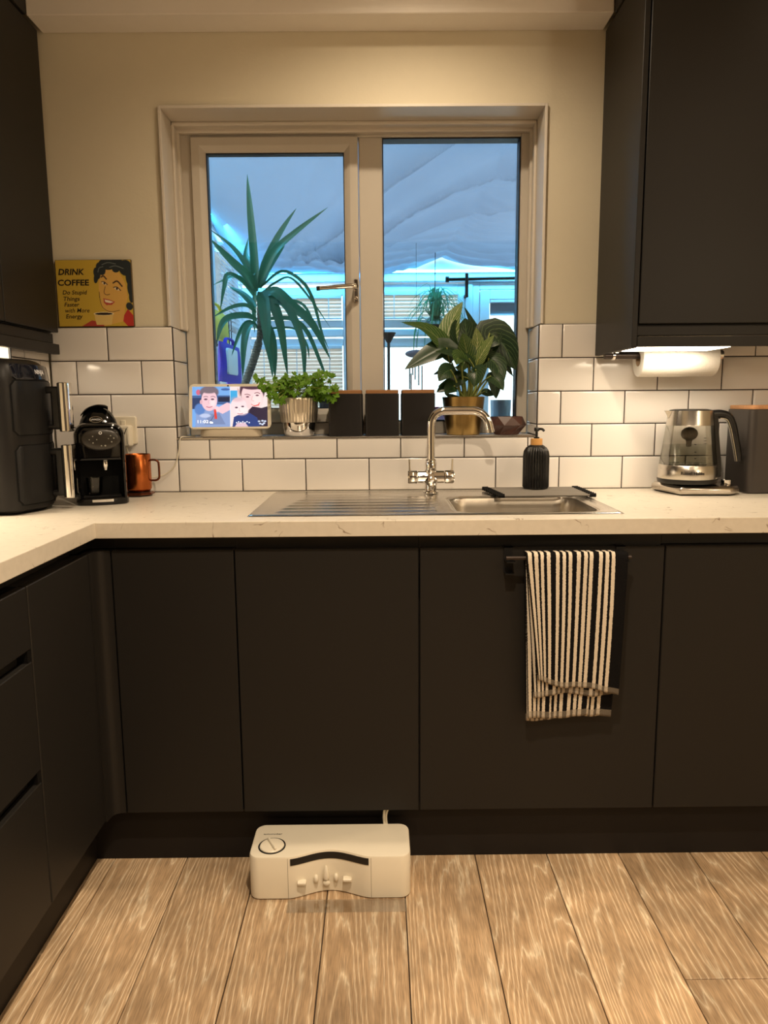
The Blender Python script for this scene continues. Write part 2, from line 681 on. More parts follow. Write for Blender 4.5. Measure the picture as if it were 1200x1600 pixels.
def fabric_mat(name, col, tcol, mix=0.5):
    m, nt, b = nodes_of(name)
    L = nt.links
    b.inputs['Base Color'].default_value = col
    b.inputs['Roughness'].default_value = 0.8
    out = nt.nodes['Material Output']
    t = N(nt, 'ShaderNodeBsdfTranslucent')
    tc = N(nt, 'ShaderNodeTexCoord')
    nz = N(nt, 'ShaderNodeTexNoise')
    nz.inputs['Scale'].default_value = 2.0
    L.new(tc.outputs['Object'], nz.inputs['Vector'])
    mx = N(nt, 'ShaderNodeMix', data_type='RGBA')
    mx.inputs[6].default_value = tuple(c * .9 for c in tcol[:3]) + (1,)
    mx.inputs[7].default_value = tuple(min(1, c * 1.1) for c in tcol[:3]) + (1,)
    L.new(nz.outputs['Fac'], mx.inputs[0])
    L.new(mx.outputs[2], t.inputs[0])
    ms = N(nt, 'ShaderNodeMixShader')
    ms.inputs[0].default_value = mix
    L.new(b.outputs[0], ms.inputs[1])
    L.new(t.outputs[0], ms.inputs[2])
    L.new(ms.outputs[0], out.inputs[0])
    return m

M_WALL = mat('cream_wall_paint', C(222, 213, 190), 0.75, bump=0.15, bscale=120, var=0.02)
M_WHITE = mat('white_gloss_paint', C(218, 210, 198), 0.4, var=0.02)
M_CEIL = mat('white_ceiling_paint', C(236, 230, 222), 0.8, var=0.02)
M_PVC = mat('white_upvc', C(204, 197, 186), 0.32, var=0.02)
M_TILE = mat('white_ceramic_glaze', C(236, 231, 226), 0.12, var=0.015, scale=9, bump=0.05, bscale=7, spec=0.5)
M_GROUT = mat('dark_grout', C(50, 42, 37), 0.9, bump=0.2, bscale=300)
M_CAB = mat('anthracite_matt_lacquer', C(34, 32, 30), 0.43, var=0.03, scale=4, spec=0.22)
M_CABIN = mat('dark_recess_rail', C(26, 24, 23), 0.5)
M_PLINTH = mat('dark_plinth_board', C(30, 27, 26), 0.5, spec=0.2)
M_WORK = worktop_mat()
M_FLOOR = wood_floor()
M_SUBFLOOR = mat('dark_floor_joint', C(48, 36, 26), 0.9)
M_STEEL = mat('brushed_steel', C(205, 200, 192), 0.24, 1.0, var=0.04, scale=3, stretch=(4, 120, 120), bump=0.05, bscale=6)
M_BOWL = mat('satin_steel_bowl', C(190, 182, 170), 0.36, 1.0, var=0.04)
M_CHROME = mat('polished_chrome', C(225, 222, 218), 0.06, 1.0, var=0.01)
M_BLACK = mat('black_satin_plastic', C(16, 15, 15), 0.35)
M_BLACKG = mat('black_gloss_plastic', C(7, 7, 8), 0.1, spec=0.4)
M_BLACKM = mat('black_matt_plastic', C(17, 16, 16), 0.5, spec=0.3, bump=0.05, bscale=400)
M_RUBBER = mat('black_rubber', C(9, 9, 9), 0.7, spec=0.15)
M_GASK = mat('black_gasket', C(18, 19, 22), 0.5)
M_GLASS = glassy('clear_glass', (0.97, 0.99, 0.985), 0.9)
M_WOODLID = mat('acacia_lid', C(150, 104, 62), 0.5, var=0.25, scale=12, stretch=(8, 60, 60))
M_CORK = mat('cork_lid', C(190, 140, 98), 0.7, var=0.3, scale=160)
M_BAMBOO = mat('bamboo', C(214, 160, 92), 0.45, var=0.12, scale=10, stretch=(60, 60, 3))
M_GOLD = mat('brushed_brass', C(164, 136, 84), 0.33, 1.0, var=0.08, scale=4, stretch=(60, 60, 3))
M_COPPER = mat('polished_copper', C(186, 104, 54), 0.24, 1.0, var=0.06, scale=6, stretch=(80, 80, 2))
M_COPPERD = mat('dark_copper', C(120, 66, 44), 0.25, 0.9)
M_WHITEP = mat('white_abs_plastic', C(232, 224, 206), 0.35, var=0.02)
M_SOIL = mat('potting_soil', C(50, 36, 26), 0.95, var=0.4, scale=120, bump=0.8, bscale=150)
M_PAPER = mat('paper_towel', C(244, 240, 232), 0.9, bump=0.6, bscale=160, var=0.02)
M_CARD = mat('cardboard_core', C(176, 148, 116), 0.9)
M_SEAM = mat('shadow_gap', C(120, 108, 92), .8)
M_DARKMETAL = mat('gunmetal_bar', C(70, 62, 58), 0.35, 0.8)

random.seed(7)
rng = np.random.default_rng(7)

# ------------------------------------------------------------------ room shell
ZC = 2.45          # ceiling
XL, XR, YB = -1.28, 2.1, -3.4
ZW = 0.91          # worktop top
TP = 0.1022        # tile course
WX0, WX1, WZ1 = -0.640, 0.494, 2.047     # window opening
ZS = 1.0795        # sill
YF = 0.17          # window frame face

mb = MB().box(XL - .2, XR + .2, YB - .2, 0.30, -0.12, -0.008)
floor = struct('floor', mb, M_SUBFLOOR)
px = [-0.76 + 0.05 - 0.19] + [-0.71 + 0.19 * i for i in range(16)]
px[0] = -0.90
k = 0
for i in range(len(px) - 1):
    x0, x1 = px[i] + .0012, px[i + 1] - .0012
    if x0 > XR:
        break
    joints = [-0.50]
    first = {8: -0.960}.get(i, -1.32 - 0.35 * ((i * 5) % 3) * 0.7)
    joints += [first, first - 1.2, first - 2.4]
    for a, c in zip(joints[:-1], joints[1:]):
        y1, y0 = a - .001, max(c + .001, YB)
        if y1 <= YB:
            continue
        yc, xc = (y0 + y1) / 2, (x0 + x1) / 2
        pm = MB().box(x0 - xc, min(x1, XR) - xc, y0 - yc, y1 - yc, -.008, 0.0, 0.0012)
        o = obj('plank', pm, M_FLOOR, floor, local=True)
        o.location = (xc, yc, 0)
        k += 1

# kitchen back wall with the window opening, painted
xs = [XL - .2, WX0 - .009, WX1 + .009, XR + .2]
zs = [-.1, ZS - .012, WZ1 + .009, ZC + .1]
wall_back = struct('wall_back', MB().cells(xs, zs, lambda i, j: not (i == 1 and j == 1), 0.010, 0.30, axis='y'), M_WALL, smooth=0)
wall_left = struct('wall_left', MB().box(XL - .15, XL, YB, 0.01, 0, ZC), M_WALL, smooth=0)
struct('wall_right', MB().box(XR, XR + .15, YB, 0.01, 0, ZC), M_WALL, smooth=0)
struct('wall_rear', MB().box(XL - .15, XR + .15, YB - .15, YB, 0, ZC), mat('dark_rear_wall', C(84, 78, 72), .6), smooth=0)
struct('ceiling', MB().box(XL - .15, XR + .15, YB - .15, 0.01, ZC, ZC + .1), M_CEIL, smooth=0)
# boxed-in beam along the top of the back wall
struct('trim_1', MB().box(-0.974, 0.661, -0.092, 0.0098, 2.257, ZC, 0.002), M_CEIL)

# tiled boxing in the left corner
BX, BY = -1.018, -0.2436
pier = struct('wall_corner', MB().box(XL + .0005, BX - .010, BY + .010, 0.0098, ZW + .001, 1.36), M_WALL, smooth=0)

def tile_row(parent, us, v0, v1, place, depth=0.0085, gap=0.0034):
    """us: joint positions; tiles between them"""
    for a, c in zip(us[:-1], us[1:]):
        if c - a < .012:
            continue
        x0, x1, z0, z1 = a + gap / 2, c - gap / 2, v0 + gap / 2, v1 - gap / 2
        cx, cz = (x0 + x1) / 2, (z0 + z1) / 2
        key = (round(x1 - x0, 4), round(z1 - z0, 4), place)
        if key not in TILES:
            hx, hz = (x1 - x0) / 2, (z1 - z0) / 2
            e = min(.0055, hx * .4, hz * .4)
            t = MB()
            # face plane at depth 0 (towards the room), body behind; soft cushioned edge
            P = [(-hx, -hz), (hx, -hz), (hx, hz), (-hx, hz)]
            prof = [(0, -depth), (0, -.0016), (.0012, -.0006), (e, 0.0)]
            t.loft(P, prof)
            if place == 'back':
                t.v = [(v[0], -v[2], v[1]) for v in t.v]
            elif place == 'px':          # faces +x, u along y
                t.v = [(v[2], v[0], v[1]) for v in t.v]
            elif place == 'nx':
                t.v = [(-v[2], v[0], v[1]) for v in t.v]
            elif place == 'up':
                t.v = [(v[0], v[1], v[2]) for v in t.v]
            TILES[key] = make_mesh('tile', t, M_TILE, 50)
        o = bpy.data.objects.new('tile', TILES[key])
        COL.objects.link(o)
        o.parent = parent
        jit = random.uniform(-1, 1)
        if place == 'back':
            o.location = (cx, place_at['back'], cz)
        elif place in ('px', 'nx'):
            o.location = (place_at[place], cx, cz)
        else:
            o.location = (cx, cz, place_at['up'])
        o.rotation_euler = (random.uniform(-.0025, .0025) if place != 'px' else 0, random.uniform(-.0025, .0025) if place in ('px', 'nx') else 0, random.uniform(-.0025, .0025))
TILES = {}
place_at = {'back': 0.0, 'px': 0.0, 'nx': 0.0, 'up': 0.0}

def joints(lo, hi, start, pitch=0.2003):
    k0 = math.ceil((lo - start) / pitch - 1e-6)
    js = [lo]
    k = k0
    while start + k * pitch < hi - .004:
        if start + k * pitch > lo + .004:
            js.append(start + k * pitch)
        k += 1
    js.append(hi)
    return js

# grout beds on the back wall
g = MB()
g.box(BX, WX0 + .003, 0.0022, 0.0098, ZW, ZW + 5 * TP)
g.box(WX0 + .003, WX1 - .003, 0.0022, 0.0098, ZW, ZS - .012)
g.box(WX1 - .003, 2.095, 0.0022, 0.0098, ZW, ZW + 5 * TP)
obj('grout', g, M_GROUT, wall_back, smooth=0)
for r in range(5):
    z0, z1 = ZW + r * TP, ZW + (r + 1) * TP
    st = 0.564 if r % 2 == 0 else 0.664
    if r == 0:
        tile_row(wall_back, joints(BX, 2.095, st), z0, z1, 'back')
    elif r == 1:
        js = joints(BX, 2.095, st)
        jl = [j for j in js if j < WX0 - .02] + [WX0 + .0022]
        tile_row(wall_back, jl, z0, z1, 'back')
        js2 = [WX0 + .0022] + [j for j in js if WX0 + .02 < j < WX1 - .01] + [WX1 - .0022]
        tile_row(wall_back, js2, z0, ZS - .004, 'back')
        tile_row(wall_back, [WX1 - .0022] + [j for j in js if j > WX1 + .02], z0, z1, 'back')
    else:
        tile_row(wall_back, joints(BX, WX0 + .0022, st), z0, z1, 'back')
        tile_row(wall_back, joints(WX1 - .0022, 2.095, st), z0, z1, 'back')

# tiled corner boxing faces +x
gp = MB()
gp.box(BX - .0098, BX - .0022, BY + .012, 0.0, ZW + .001, 1.36)
obj('grout', gp, M_GROUT, pier, smooth=0)
for r in range(5):
    z0, z1 = ZW + r * TP, min(ZW + (r + 1) * TP, 1.36)
    place_at['px'] = BX
    tile_row(pier, joints(BY, -0.0035, -0.0636 if r % 2 else -0.1613), max(z0, ZW + .002), z1, 'px')
obj('edge_trim', MB().box(BX - .006, BX + .001, BY - .002, BY + .003, ZW + .001, 1.36, .0008), M_CABIN, pier)
# left wall tiles
gl = MB().box(XL + .0005, XL + .006, -1.0, BY, ZW + .001, 1.4)
obj('grout', gl, M_GROUT, wall_left, smooth=0)
place_at['px'] = XL + .0085
for r in range(5):
    z0, z1 = ZW + r * TP, min(ZW + (r + 1) * TP, 1.4)
    tile_row(wall_left, joints(-1.0, BY + .008, -0.5 if r % 2 else -0.4), max(z0, ZW + .002), z1, 'px', depth=.007)

# window reveals (tiled below, painted boards above) and tiled sill
ZT = ZW + 5 * TP
rev = sroot('wall_reveal', (0, 0, 0))
place_at['px'] = WX0
for r in range(1, 5):
    z0, z1 = max(ZW + r * TP, ZS), ZW + (r + 1) * TP
    place_at['px'] = WX0 + .001
    tile_row(rev, [0.0005, YF - .001], z0, z1, 'px', depth=.0075)
    place_at['nx'] = WX1 - .001
    tile_row(rev, [0.0005, YF - .001], z0, z1, 'nx', depth=.0075)
rg = MB()
rg.box(WX0 - .0065, WX0 - .0025 + .001, 0.004, YF, ZS, ZT)
rg.box(WX1 + .0025 - .001, WX1 + .0065, 0.004, YF, ZS, ZT)
obj('grout', rg, M_GROUT, rev, smooth=0)
sill = sroot('trim_2')
sg = MB().box(WX0, WX1, 0.0022, YF + .02, ZS - .012, ZS - .002)
obj('grout', sg, M_GROUT, sill, smooth=0)
place_at['up'] = ZS
js = [WX0 + .002] + [WX0 + .10 + .2 * i for i in range(6) if WX0 + .10 + .2 * i < WX1 - .03] + [WX1 - .002]
tile_row(sill, js, 0.004, 0.104, 'up', depth=.007)
js = [WX0 + .002] + [WX0 + .2 * i for i in range(1, 6) if WX0 + .2 * i < WX1 - .03] + [WX1 - .002]
tile_row(sill, js, 0.104, YF, 'up', depth=.007)
obj('edge_trim', MB().box(WX0 + .001, WX1 - .001, -0.0015, 0.0035, ZS - .0045, ZS + .0008, .0006), M_STEEL, sill)

# painted timber lining with a moulding round the upper opening
lining = sroot('trim_3')
def moulding(P, axis_pts):
    pass
def lining_board(sgn, x):
    def X(a, c):
        return (min(x + sgn * a, x + sgn * c), max(x + sgn * a, x + sgn * c))
    lb = MB()
    for (a, c, y0, y1, z1, bv) in ((-.0085, 0.0, -0.002, YF + .001, WZ1 + .0085, .001), (0.0, .006, YF - .062, YF + .001, WZ1, .002), (0.0, .013, YF - .022, YF + .001, WZ1 - .006, .003)):
        q = X(a, c)
        lb.box(q[0], q[1], y0, y1, ZT + .001, z1, bv)
    lb.tube([(x + sgn * .004, YF - .062, ZT + .002), (x + sgn * .004, YF - .062, WZ1 - .01)], .0055, 10)
    obj('board', lb, M_WHITE, lining)
lining_board(1, WX0)
lining_board(-1, WX1)
lb = MB().box(WX0, WX1, -0.002, YF + .001, WZ1, WZ1 + .0085, .001)
lb.box(WX0, WX1, YF - .062, YF + .001, WZ1 - .008, WZ1, .002)
lb.tube([(WX0 + .004, YF - .062, WZ1 - .006), (WX1 - .004, YF - .062, WZ1 - .006)], .0065, 10)
lb.box(WX0 + .004, WX1 - .004, YF - .024, YF + .001, WZ1 - .018, WZ1, .004)
obj('board', lb, M_WHITE, lining)

# ------------------------------------------------------------------ kitchen window
win = sroot('window_1', (0, YF, ZS))
Y0, Y1 = YF, YF + .06
MX0, MX1 = -0.064, 0.0125          # mullion
FT, FB = 2.0215, ZS + .042         # opening of the frame
f = MB().box(WX0 + .001, -0.596, Y0, Y1, ZS, WZ1 - .010, .003)
obj('frame_post', f, M_PVC, win)
f = MB().box(0.4575, WX1 - .001, Y0, Y1, ZS, WZ1 - .010, .003)
obj('frame_post', f, M_PVC, win)
f = MB().box(MX0 + .001, MX1, Y0, Y1, ZS + .03, FT, .003)
obj('mullion', f, M_PVC, win)
f = MB().box(-0.597, 0.458, Y0, Y1, FT, WZ1 - .010, .003)
obj('frame_head', f, M_PVC, win)
f = MB().box(-0.597, 0.458, Y0, Y1, ZS, FB, .003)
obj('frame_sill', f, M_PVC, win)

def ring_frame(x0, x1, z0, z1, w, ya, yb, slope, c=.002):
    """mitred frame with a sloped inner bead; returns MB"""
    m = MB()
    O = [(x0, z0), (x1, z0), (x1, z1), (x0, z1)]
    def ins(d):
        return [(x0 + d, z0 + d), (x1 - d, z0 + d), (x1 - d, z1 - d), (x0 + d, z1 - d)]
    rings = [(0, yb), (0, ya + c), (c, ya), (w * .55, ya), (w * .6, ya + .001), (w, ya + slope), (w, yb)]
    vs, fs = [], []
    for d, y in rings:
        vs += [(p[0], y, p[1]) for p in ins(d)]
    for k in range(len(rings) - 1):
        for i in range(4):
            j = (i + 1) % 4
            fs.append((k * 4 + i, k * 4 + j, (k + 1) * 4 + j, (k + 1) * 4 + i))
    k = len(rings) - 1
    for i in range(4):
        j = (i + 1) % 4
        fs.append((k * 4 + i, k * 4 + j, j, i))
    return m.add(vs, fs)

SX0, SX1, SZ0, SZ1 = -0.5945, MX0 - .0008, FB + .001, FT - .001
sash = obj('casement_sash', ring_frame(SX0, SX1, SZ0, SZ1, .0445, YF - .014, YF + .034, .014), M_PVC, win, smooth=30)
gk = MB()
def gasket(x0, x1, z0, z1, ya, yb, t):
    g = MB()
    for a in ((x0, x0 + t, z0, z1), (x1 - t, x1, z0, z1), (x0 + t, x1 - t, z0, z0 + t), (x0 + t, x1 - t, z1 - t, z1)):
        g.box(a[0], a[1], ya, yb, a[2], a[3])
    return g
GX0, GX1, GZ0, GZ1 = SX0 + .0445, SX1 - .0445, SZ0 + .0445, SZ1 - .0445
obj('gasket', gasket(GX0, GX1, GZ0, GZ1, YF + .002, YF + .032, .003), M_GASK, sash)
obj('pane', MB().box(GX0 + .001, GX1 - .001, YF + .006, YF + .010, GZ0 + .001, GZ1 - .001), M_GLASS, sash, smooth=0)
obj('pane', MB().box(GX0 + .001, GX1 - .001, YF + .027, YF + .031, GZ0 + .001, GZ1 - .001), M_GLASS, sash, smooth=0)
# fixed light on the right
RX0, RX1, RZ0, RZ1 = MX1 + .0005, 0.457, FB + .001, FT - .0005
obj('gasket', gasket(RX0, RX1, RZ0, RZ1, YF + .008, YF + .056, .0035), M_GASK, win)
obj('pane', MB().box(RX0 + .001, RX1 - .001, YF + .014, YF + .018, RZ0 + .001, RZ1 - .001), M_GLASS, win, smooth=0)
obj('pane', MB().box(RX0 + .001, RX1 - .001, YF + .046, YF + .050, RZ0 + .001, RZ1 - .001), M_GLASS, win, smooth=0)
# handle
hy = YF - .014
h = MB().loft(rrect(-0.0825, -0.0680, 1.508, 1.582, .007), [(0, hy), (0, hy - .008), (.002, hy - .010)], axis='y')
han = obj('handle', h, M_CHROME, win)
hl = MB().tube([(-0.0755, hy - .010, 1.556), (-0.0755, hy - .034, 1.556)], .0085, 14)
hl.tube(catmull([(-0.0755, hy - .036, 1.556), (-0.09, hy - .040, 1.5555), (-0.14, hy - .042, 1.552), (-0.193, hy - .040, 1.549)], 5), [.0085] * 6 + [.0075] * 5 + [.0065] * 5, 12)
obj('lever', hl, M_CHROME, han)
obj('lever_tip', MB().tube([(-0.190, hy - .040, 1.549), (-0.201, hy - .0395, 1.5485)], .0073, 12), M_BLACK, han)
obj('lock_button', MB().lathe([(.0055, hy - .010), (.0055, hy - .016), (.003, hy - .017)], cx=-0.0752, cz=1.522, axis='y', n=14), M_CHROME, han)

# ------------------------------------------------------------------ worktop
WKT = 0.872
xs = [XL + .009, -0.677, 0.184, 0.568, 2.095]
ys = [-2.2, -0.6045, -0.506, -0.176, -0.0015]
def wk(i, j):
    if j == 0:
        return i == 0
    return not (i == 2 and j == 2)
wt = MB().cells(xs, ys, wk, WKT, ZW)
wo = obj('worktop', wt, M_WORK, None, smooth=0, bevel=.0015, seg=2)
wo['label'] = 'pale speckled L-shaped worktop running under the window round to the left'
wo['category'] = 'worktop'

# ------------------------------------------------------------------ base cabinets
YD = -0.577
def base_unit(name, label, x0, x1, sink=False):
    t = thing(name, label, 'cabinet', ((x0 + x1) / 2, -0.3, 0.155))
    top = 0.70 if sink else 0.836
    obj('carcass', MB().box(x0 + .0005, x1 - .0005, -0.557, -0.02, 0.157, top), M_CABIN, t, smooth=0)
    obj('door', MB().box(x0 + .0016, x1 - .0016, YD, YD + .019, 0.1565, 0.8368, .0018), M_CAB, t)
    obj('handle_rail', MB().box(x0 + .0005, x1 - .0005, -0.548, -0.520, 0.838 if not sink else .79, 0.8715), M_CABIN, t, smooth=0)
    return t
base_unit('base_cabinet', 'dark handleless base cabinet with narrow door beside the left corner post', -0.6545, -0.357)
base_unit('base_cabinet', 'dark handleless base cabinet under the draining board, above the white dispenser', -0.357, 0.0907, True)
base_unit('base_cabinet', 'dark handleless sink cabinet with striped towel hanging over its door', 0.0907, 0.6869, True)
base_unit('base_cabinet', 'dark handleless base cabinet under the kettle, right of the towel', 0.6869, 1.287)
base_unit('base_cabinet', 'dark handleless base cabinet at far right end past the kettle', 1.287, 1.885)
# corner post
t = thing('corner_post', 'narrow dark filler post in the inner corner between the base cabinets', 'filler post', (-0.675, -0.577, 0.157))
pp = rrect(-0.6925, -0.656, YD + .0005, -0.545, .004, 3)
P = [(-0.6925, -0.6165), (-0.6895, -0.6165), (-0.687, -0.600), (-0.684, -0.589), (-0.678, -0.581), (-0.668, -0.5775), (-0.6555, -0.577), (-0.6555, -0.558), (-0.70, -0.558), (-0.712, -0.575), (-0.712, -0.6165)]
obj('post', MB().loft(P, [(0, .157), (0, .8368)]), M_CAB, t)
obj('handle_rail', MB().box(-0.735, -0.6555, -0.545, -0.520, 0.838, 0.8715), M_CABIN, t, smooth=0)
obj('handle_rail', MB().box(-0.735, -0.722, -0.6165, -0.545, 0.838, 0.8715), M_CABIN, t, smooth=0)

XD = -0.693
t = thing('base_cabinet', 'dark handleless base cabinet with tall door on the left run nearest the corner', 'cabinet', (-1.0, -0.77, 0.155))
obj('carcass', MB().box(-1.25, XD - .020, -0.9195, -0.6175, 0.157, 0.836), M_CABIN, t, smooth=0)
obj('door', MB().box(XD - .019, XD, -0.9182, -0.6178, 0.158, 0.8362, .0018), M_CAB, t)
obj('handle_rail', MB().box(-0.76, -0.735, -0.9195, -0.6175, 0.8365, 0.8715), M_CABIN, t, smooth=0)
t = thing('drawer_cabinet', 'dark drawer cabinet with recessed grip channels at the left edge', 'cabinet', (-1.0, -1.22, 0.155))
obj('carcass', MB().box(-1.25, XD - .060, -1.520, -0.9205, 0.157, 0.836), M_CABIN, t, smooth=0)
obj('handle_rail', MB().box(-0.76, -0.735, -1.520, -0.9205, 0.8365, 0.8715), M_CABIN, t, smooth=0)
for z0, z1 in ((0.7105, 0.8362), (0.4565, 0.685), (0.158, 0.4305)):
    d = obj('drawer', MB().box(XD - .019, XD, -1.5185, -0.9222, z0, z1, .0018), M_CAB, t)
    if z0 > .2:
        ch = MB().box(XD - .052, XD - .021, -1.51, -0.9375, z0 - .028, z0 + .004, .002)
        obj('grip_channel', ch, M_CAB, d)
        obj('channel_end', MB().box(XD - .058, XD - .0015, -0.9355, -0.9222, z0 - .0255, z0 - .0005), M_BLACK, d)

# plinths
struct('baseboard_back', MB().box(-0.7568, 2.095, -0.5303, -0.512, 0.0005, 0.154), M_PLINTH, smooth=0)
struct('baseboard_left', MB().box(-0.775, -0.7568, -2.2, -0.5303, 0.0005, 0.154), M_PLINTH, smooth=0)

# ------------------------------------------------------------------ wall cabinets
UF = -0.335
t = thing('wall_cabinet', 'dark handleless wall cabinet on the right above the kettle and paper towel', 'cabinet', (0.97, -0.17, 1.325))
obj('side_panel', MB().box(0.6655, 0.6800, UF, -0.0015, 1.3235, 2.250, .0012), M_CAB, t)
obj('door', MB().box(0.6835, 1.277, UF, UF + .019, 1.386, 2.248, .0018), M_CAB, t)
obj('carcass', MB().box(0.6805, 1.28, UF + .022, -0.0015, 1.358, 2.250), M_CABIN, t, smooth=0)
obj('handle_rail', MB().box(0.6805, 1.28, UF + .004, UF + .022, 1.3555, 1.380, .001), M_CAB, t)
obj('pelmet', MB().box(0.6805, 1.28, UF, UF + .018, 1.3265, 1.3525, .0012), M_CAB, t)
obj('cornice', MB().box(0.662, 1.28, UF - .01, -0.093, 2.2525, ZC - .0005, .002), M_CAB, t)
UXL = -0.979
t = thing('wall_cabinet', 'dark handleless wall cabinet high on the left above the air fryer', 'cabinet', (-1.12, -0.5, 1.338))
obj('carcass', MB().box(XL + .001, UXL - .022, -1.2, -0.018, 1.402, 2.255), M_CABIN, t, smooth=0)
obj('door', MB().box(UXL - .019, UXL, -0.337, -0.016, 1.4035, 2.253, .0018), M_CAB, t)
obj('door', MB().box(UXL - .019, UXL, -0.937, -0.341, 1.4035, 2.253, .0018), M_CAB, t)
obj('door', MB().box(UXL - .019, UXL, -1.2, -0.941, 1.4035, 2.253, .0018), M_CAB, t)
obj('handle_rail', MB().box(UXL - .06, UXL - .012, -0.352, -0.030, 1.3705, 1.3985, .001), M_CAB, t)
obj('handle_rail', MB().box(UXL - .06, UXL - .012, -1.2, -0.3555, 1.3705, 1.3985, .001), M_CAB, t)
obj('pelmet', MB().box(UXL - .02, UXL, -1.2, -0.016, 1.3385, 1.3685, .0012), M_CAB, t)
obj('cornice', MB().box(XL + .001, UXL + .006, -1.2, -0.0935, 2.2565, ZC - .0005, .002), M_CAB, t)

# under-cabinet lights
M_LED = emit('warm_led_diffuser', (1.0, 0.84, 0.62, 1), 10.0)
t = thing('under_cabinet_light', 'glowing flat light panel under the right wall cabinet above the paper towel', 'light', (0.82, -0.24, 1.33))
obj('housing', MB().box(0.69, 0.945, -0.314, -0.160, 1.3315, 1.3575, .002), M_STEEL, t)
obj('diffuser', MB().box(0.695, 0.940, -0.310, -0.165, 1.3255, 1.3310), M_LED, t)
lamp('under_cabinet_glow', 'AREA', (0.82, -0.235, 1.324), 0.26, (1.0, 0.82, 0.62), shape='RECTANGLE', size=0.24, size_y=0.14)
t = thing('under_cabinet_light', 'glowing light panel under the left wall cabinet above the air fryer', 'light', (-1.15, -0.6, 1.38))
obj('housing', MB().box(XL + .02, -1.03, -0.80, -0.30, 1.390, 1.4015, .002), M_STEEL, t)
obj('diffuser', MB().box(XL + .025, -1.035, -0.795, -0.305, 1.3875, 1.3895), M_LED, t)
lamp('under_cabinet_glow', 'AREA', (-1.15, -0.55, 1.386), 3.0, (1.0, 0.82, 0.6), shape='RECTANGLE', size=0.22, size_y=0.45)

# ------------------------------------------------------------------ printed pictures
class Raster:
    """a small painter for flat prints; coordinates 0..1, y up"""
    def __init__(self, nx, ny, col):
        self.nx, self.ny = nx, ny
        self.a = np.zeros((ny, nx, 3))
        self.a[:] = [lin(c) for c in col]
        self.asp = nx / ny
        self.X, self.Y = np.meshgrid((np.arange(nx) + .5) / nx, (np.arange(ny) + .5) / ny)

    def put(self, m, col):
        c = np.array([lin(v) for v in col])
        self.a = self.a * (1 - m[..., None]) + c * m[..., None]

    def ell(self, cx, cy, rx, ry, col, rot=0, soft=.12, clip=None, op=1.0):
        dx, dy = (self.X - cx) * self.asp, self.Y - cy
        a = math.radians(rot)
        u, v = dx * math.cos(a) + dy * math.sin(a), -dx * math.sin(a) + dy * math.cos(a)
        d = np.sqrt((u / (rx * self.asp)) ** 2 + (v / ry) ** 2)
        m = np.clip((1 + soft / 2 - d) / soft, 0, 1) * op
        if clip is not None:
            m = m * clip
        self.put(m, col)

    def poly(self, pts, col, clip=None):
        inside = np.zeros(self.X.shape, bool)
        n = len(pts)
        for i in range(n):
            x0, y0 = pts[i]
            x1, y1 = pts[(i + 1) % n]
            if y0 == y1:
                continue
            c = ((y0 > self.Y) != (y1 > self.Y)) & (self.X < (x1 - x0) * (self.Y - y0) / (y1 - y0) + x0)
            inside ^= c
        m = inside.astype(float)
        if clip is not None:
            m = m * clip
        self.put(m, col)

    def stroke(self, pts, w, col, clip=None):
        P = catmull([(p[0], p[1], 0) for p in pts], 8) if len(pts) > 2 else [Vector((p[0], p[1], 0)) for p in pts]
        m = np.zeros(self.X.shape)
        for a, b in zip(P[:-1], P[1:]):
            ax, ay, bx, by = a.x * self.asp, a.y, b.x * self.asp, b.y
            dx, dy = bx - ax, by - ay
            L2 = dx * dx + dy * dy + 1e-9
            t = np.clip(((self.X * self.asp - ax) * dx + (self.Y - ay) * dy) / L2, 0, 1)
            d = np.hypot(self.X * self.asp - ax - t * dx, self.Y - ay - t * dy)
            m = np.maximum(m, np.clip((w - d) / (w * .5) , 0, 1))
        if clip is not None:
            m = m * clip
        self.put(m, col)

    def box(self, x0, x1, y0, y1, col):
        self.put(((self.X >= x0) & (self.X <= x1) & (self.Y >= y0) & (self.Y <= y1)).astype(float), col)

def print_mesh(name, R, w, h, mt, parent, mtx):
    """a flat grid w x h centred on the origin of mtx, facing its local -y"""
    nx, ny = R.nx, R.ny
    gx = np.linspace(-w / 2, w / 2, nx + 1)
    gz = np.linspace(-h / 2, h / 2, ny + 1)
    V = np.zeros(((nx + 1) * (ny + 1), 3))
    V[:, 0] = np.tile(gx, ny + 1)
    V[:, 2] = np.repeat(gz, nx + 1)
    I, J = np.meshgrid(np.arange(nx), np.arange(ny))
    a = (J * (nx + 1) + I).ravel()
    F = np.stack([a, a + 1, a + nx + 2, a + nx + 1], 1)
    me = bpy.data.meshes.new(name)
    me.vertices.add(len(V))
    me.vertices.foreach_set('co', V.ravel())
    me.loops.add(F.size)
    me.loops.foreach_set('vertex_index', F.ravel().astype(np.int32))
    me.polygons.add(len(F))
    me.polygons.foreach_set('loop_start', np.arange(0, F.size, 4, dtype=np.int32))
    me.update(calc_edges=True)
    at = me.color_attributes.new('print', 'FLOAT_COLOR', 'CORNER')
    c = np.ones((ny * nx, 4))
    c[:, :3] = R.a.reshape(-1, 3)
    at.data.foreach_set('color', np.repeat(c, 4, axis=0).astype(np.float32).ravel())
    me.materials.append(mt)
    o = bpy.data.objects.new(name, me)
    COL.objects.link(o)
    o.parent = parent
    o.matrix_local = mtx
    return o

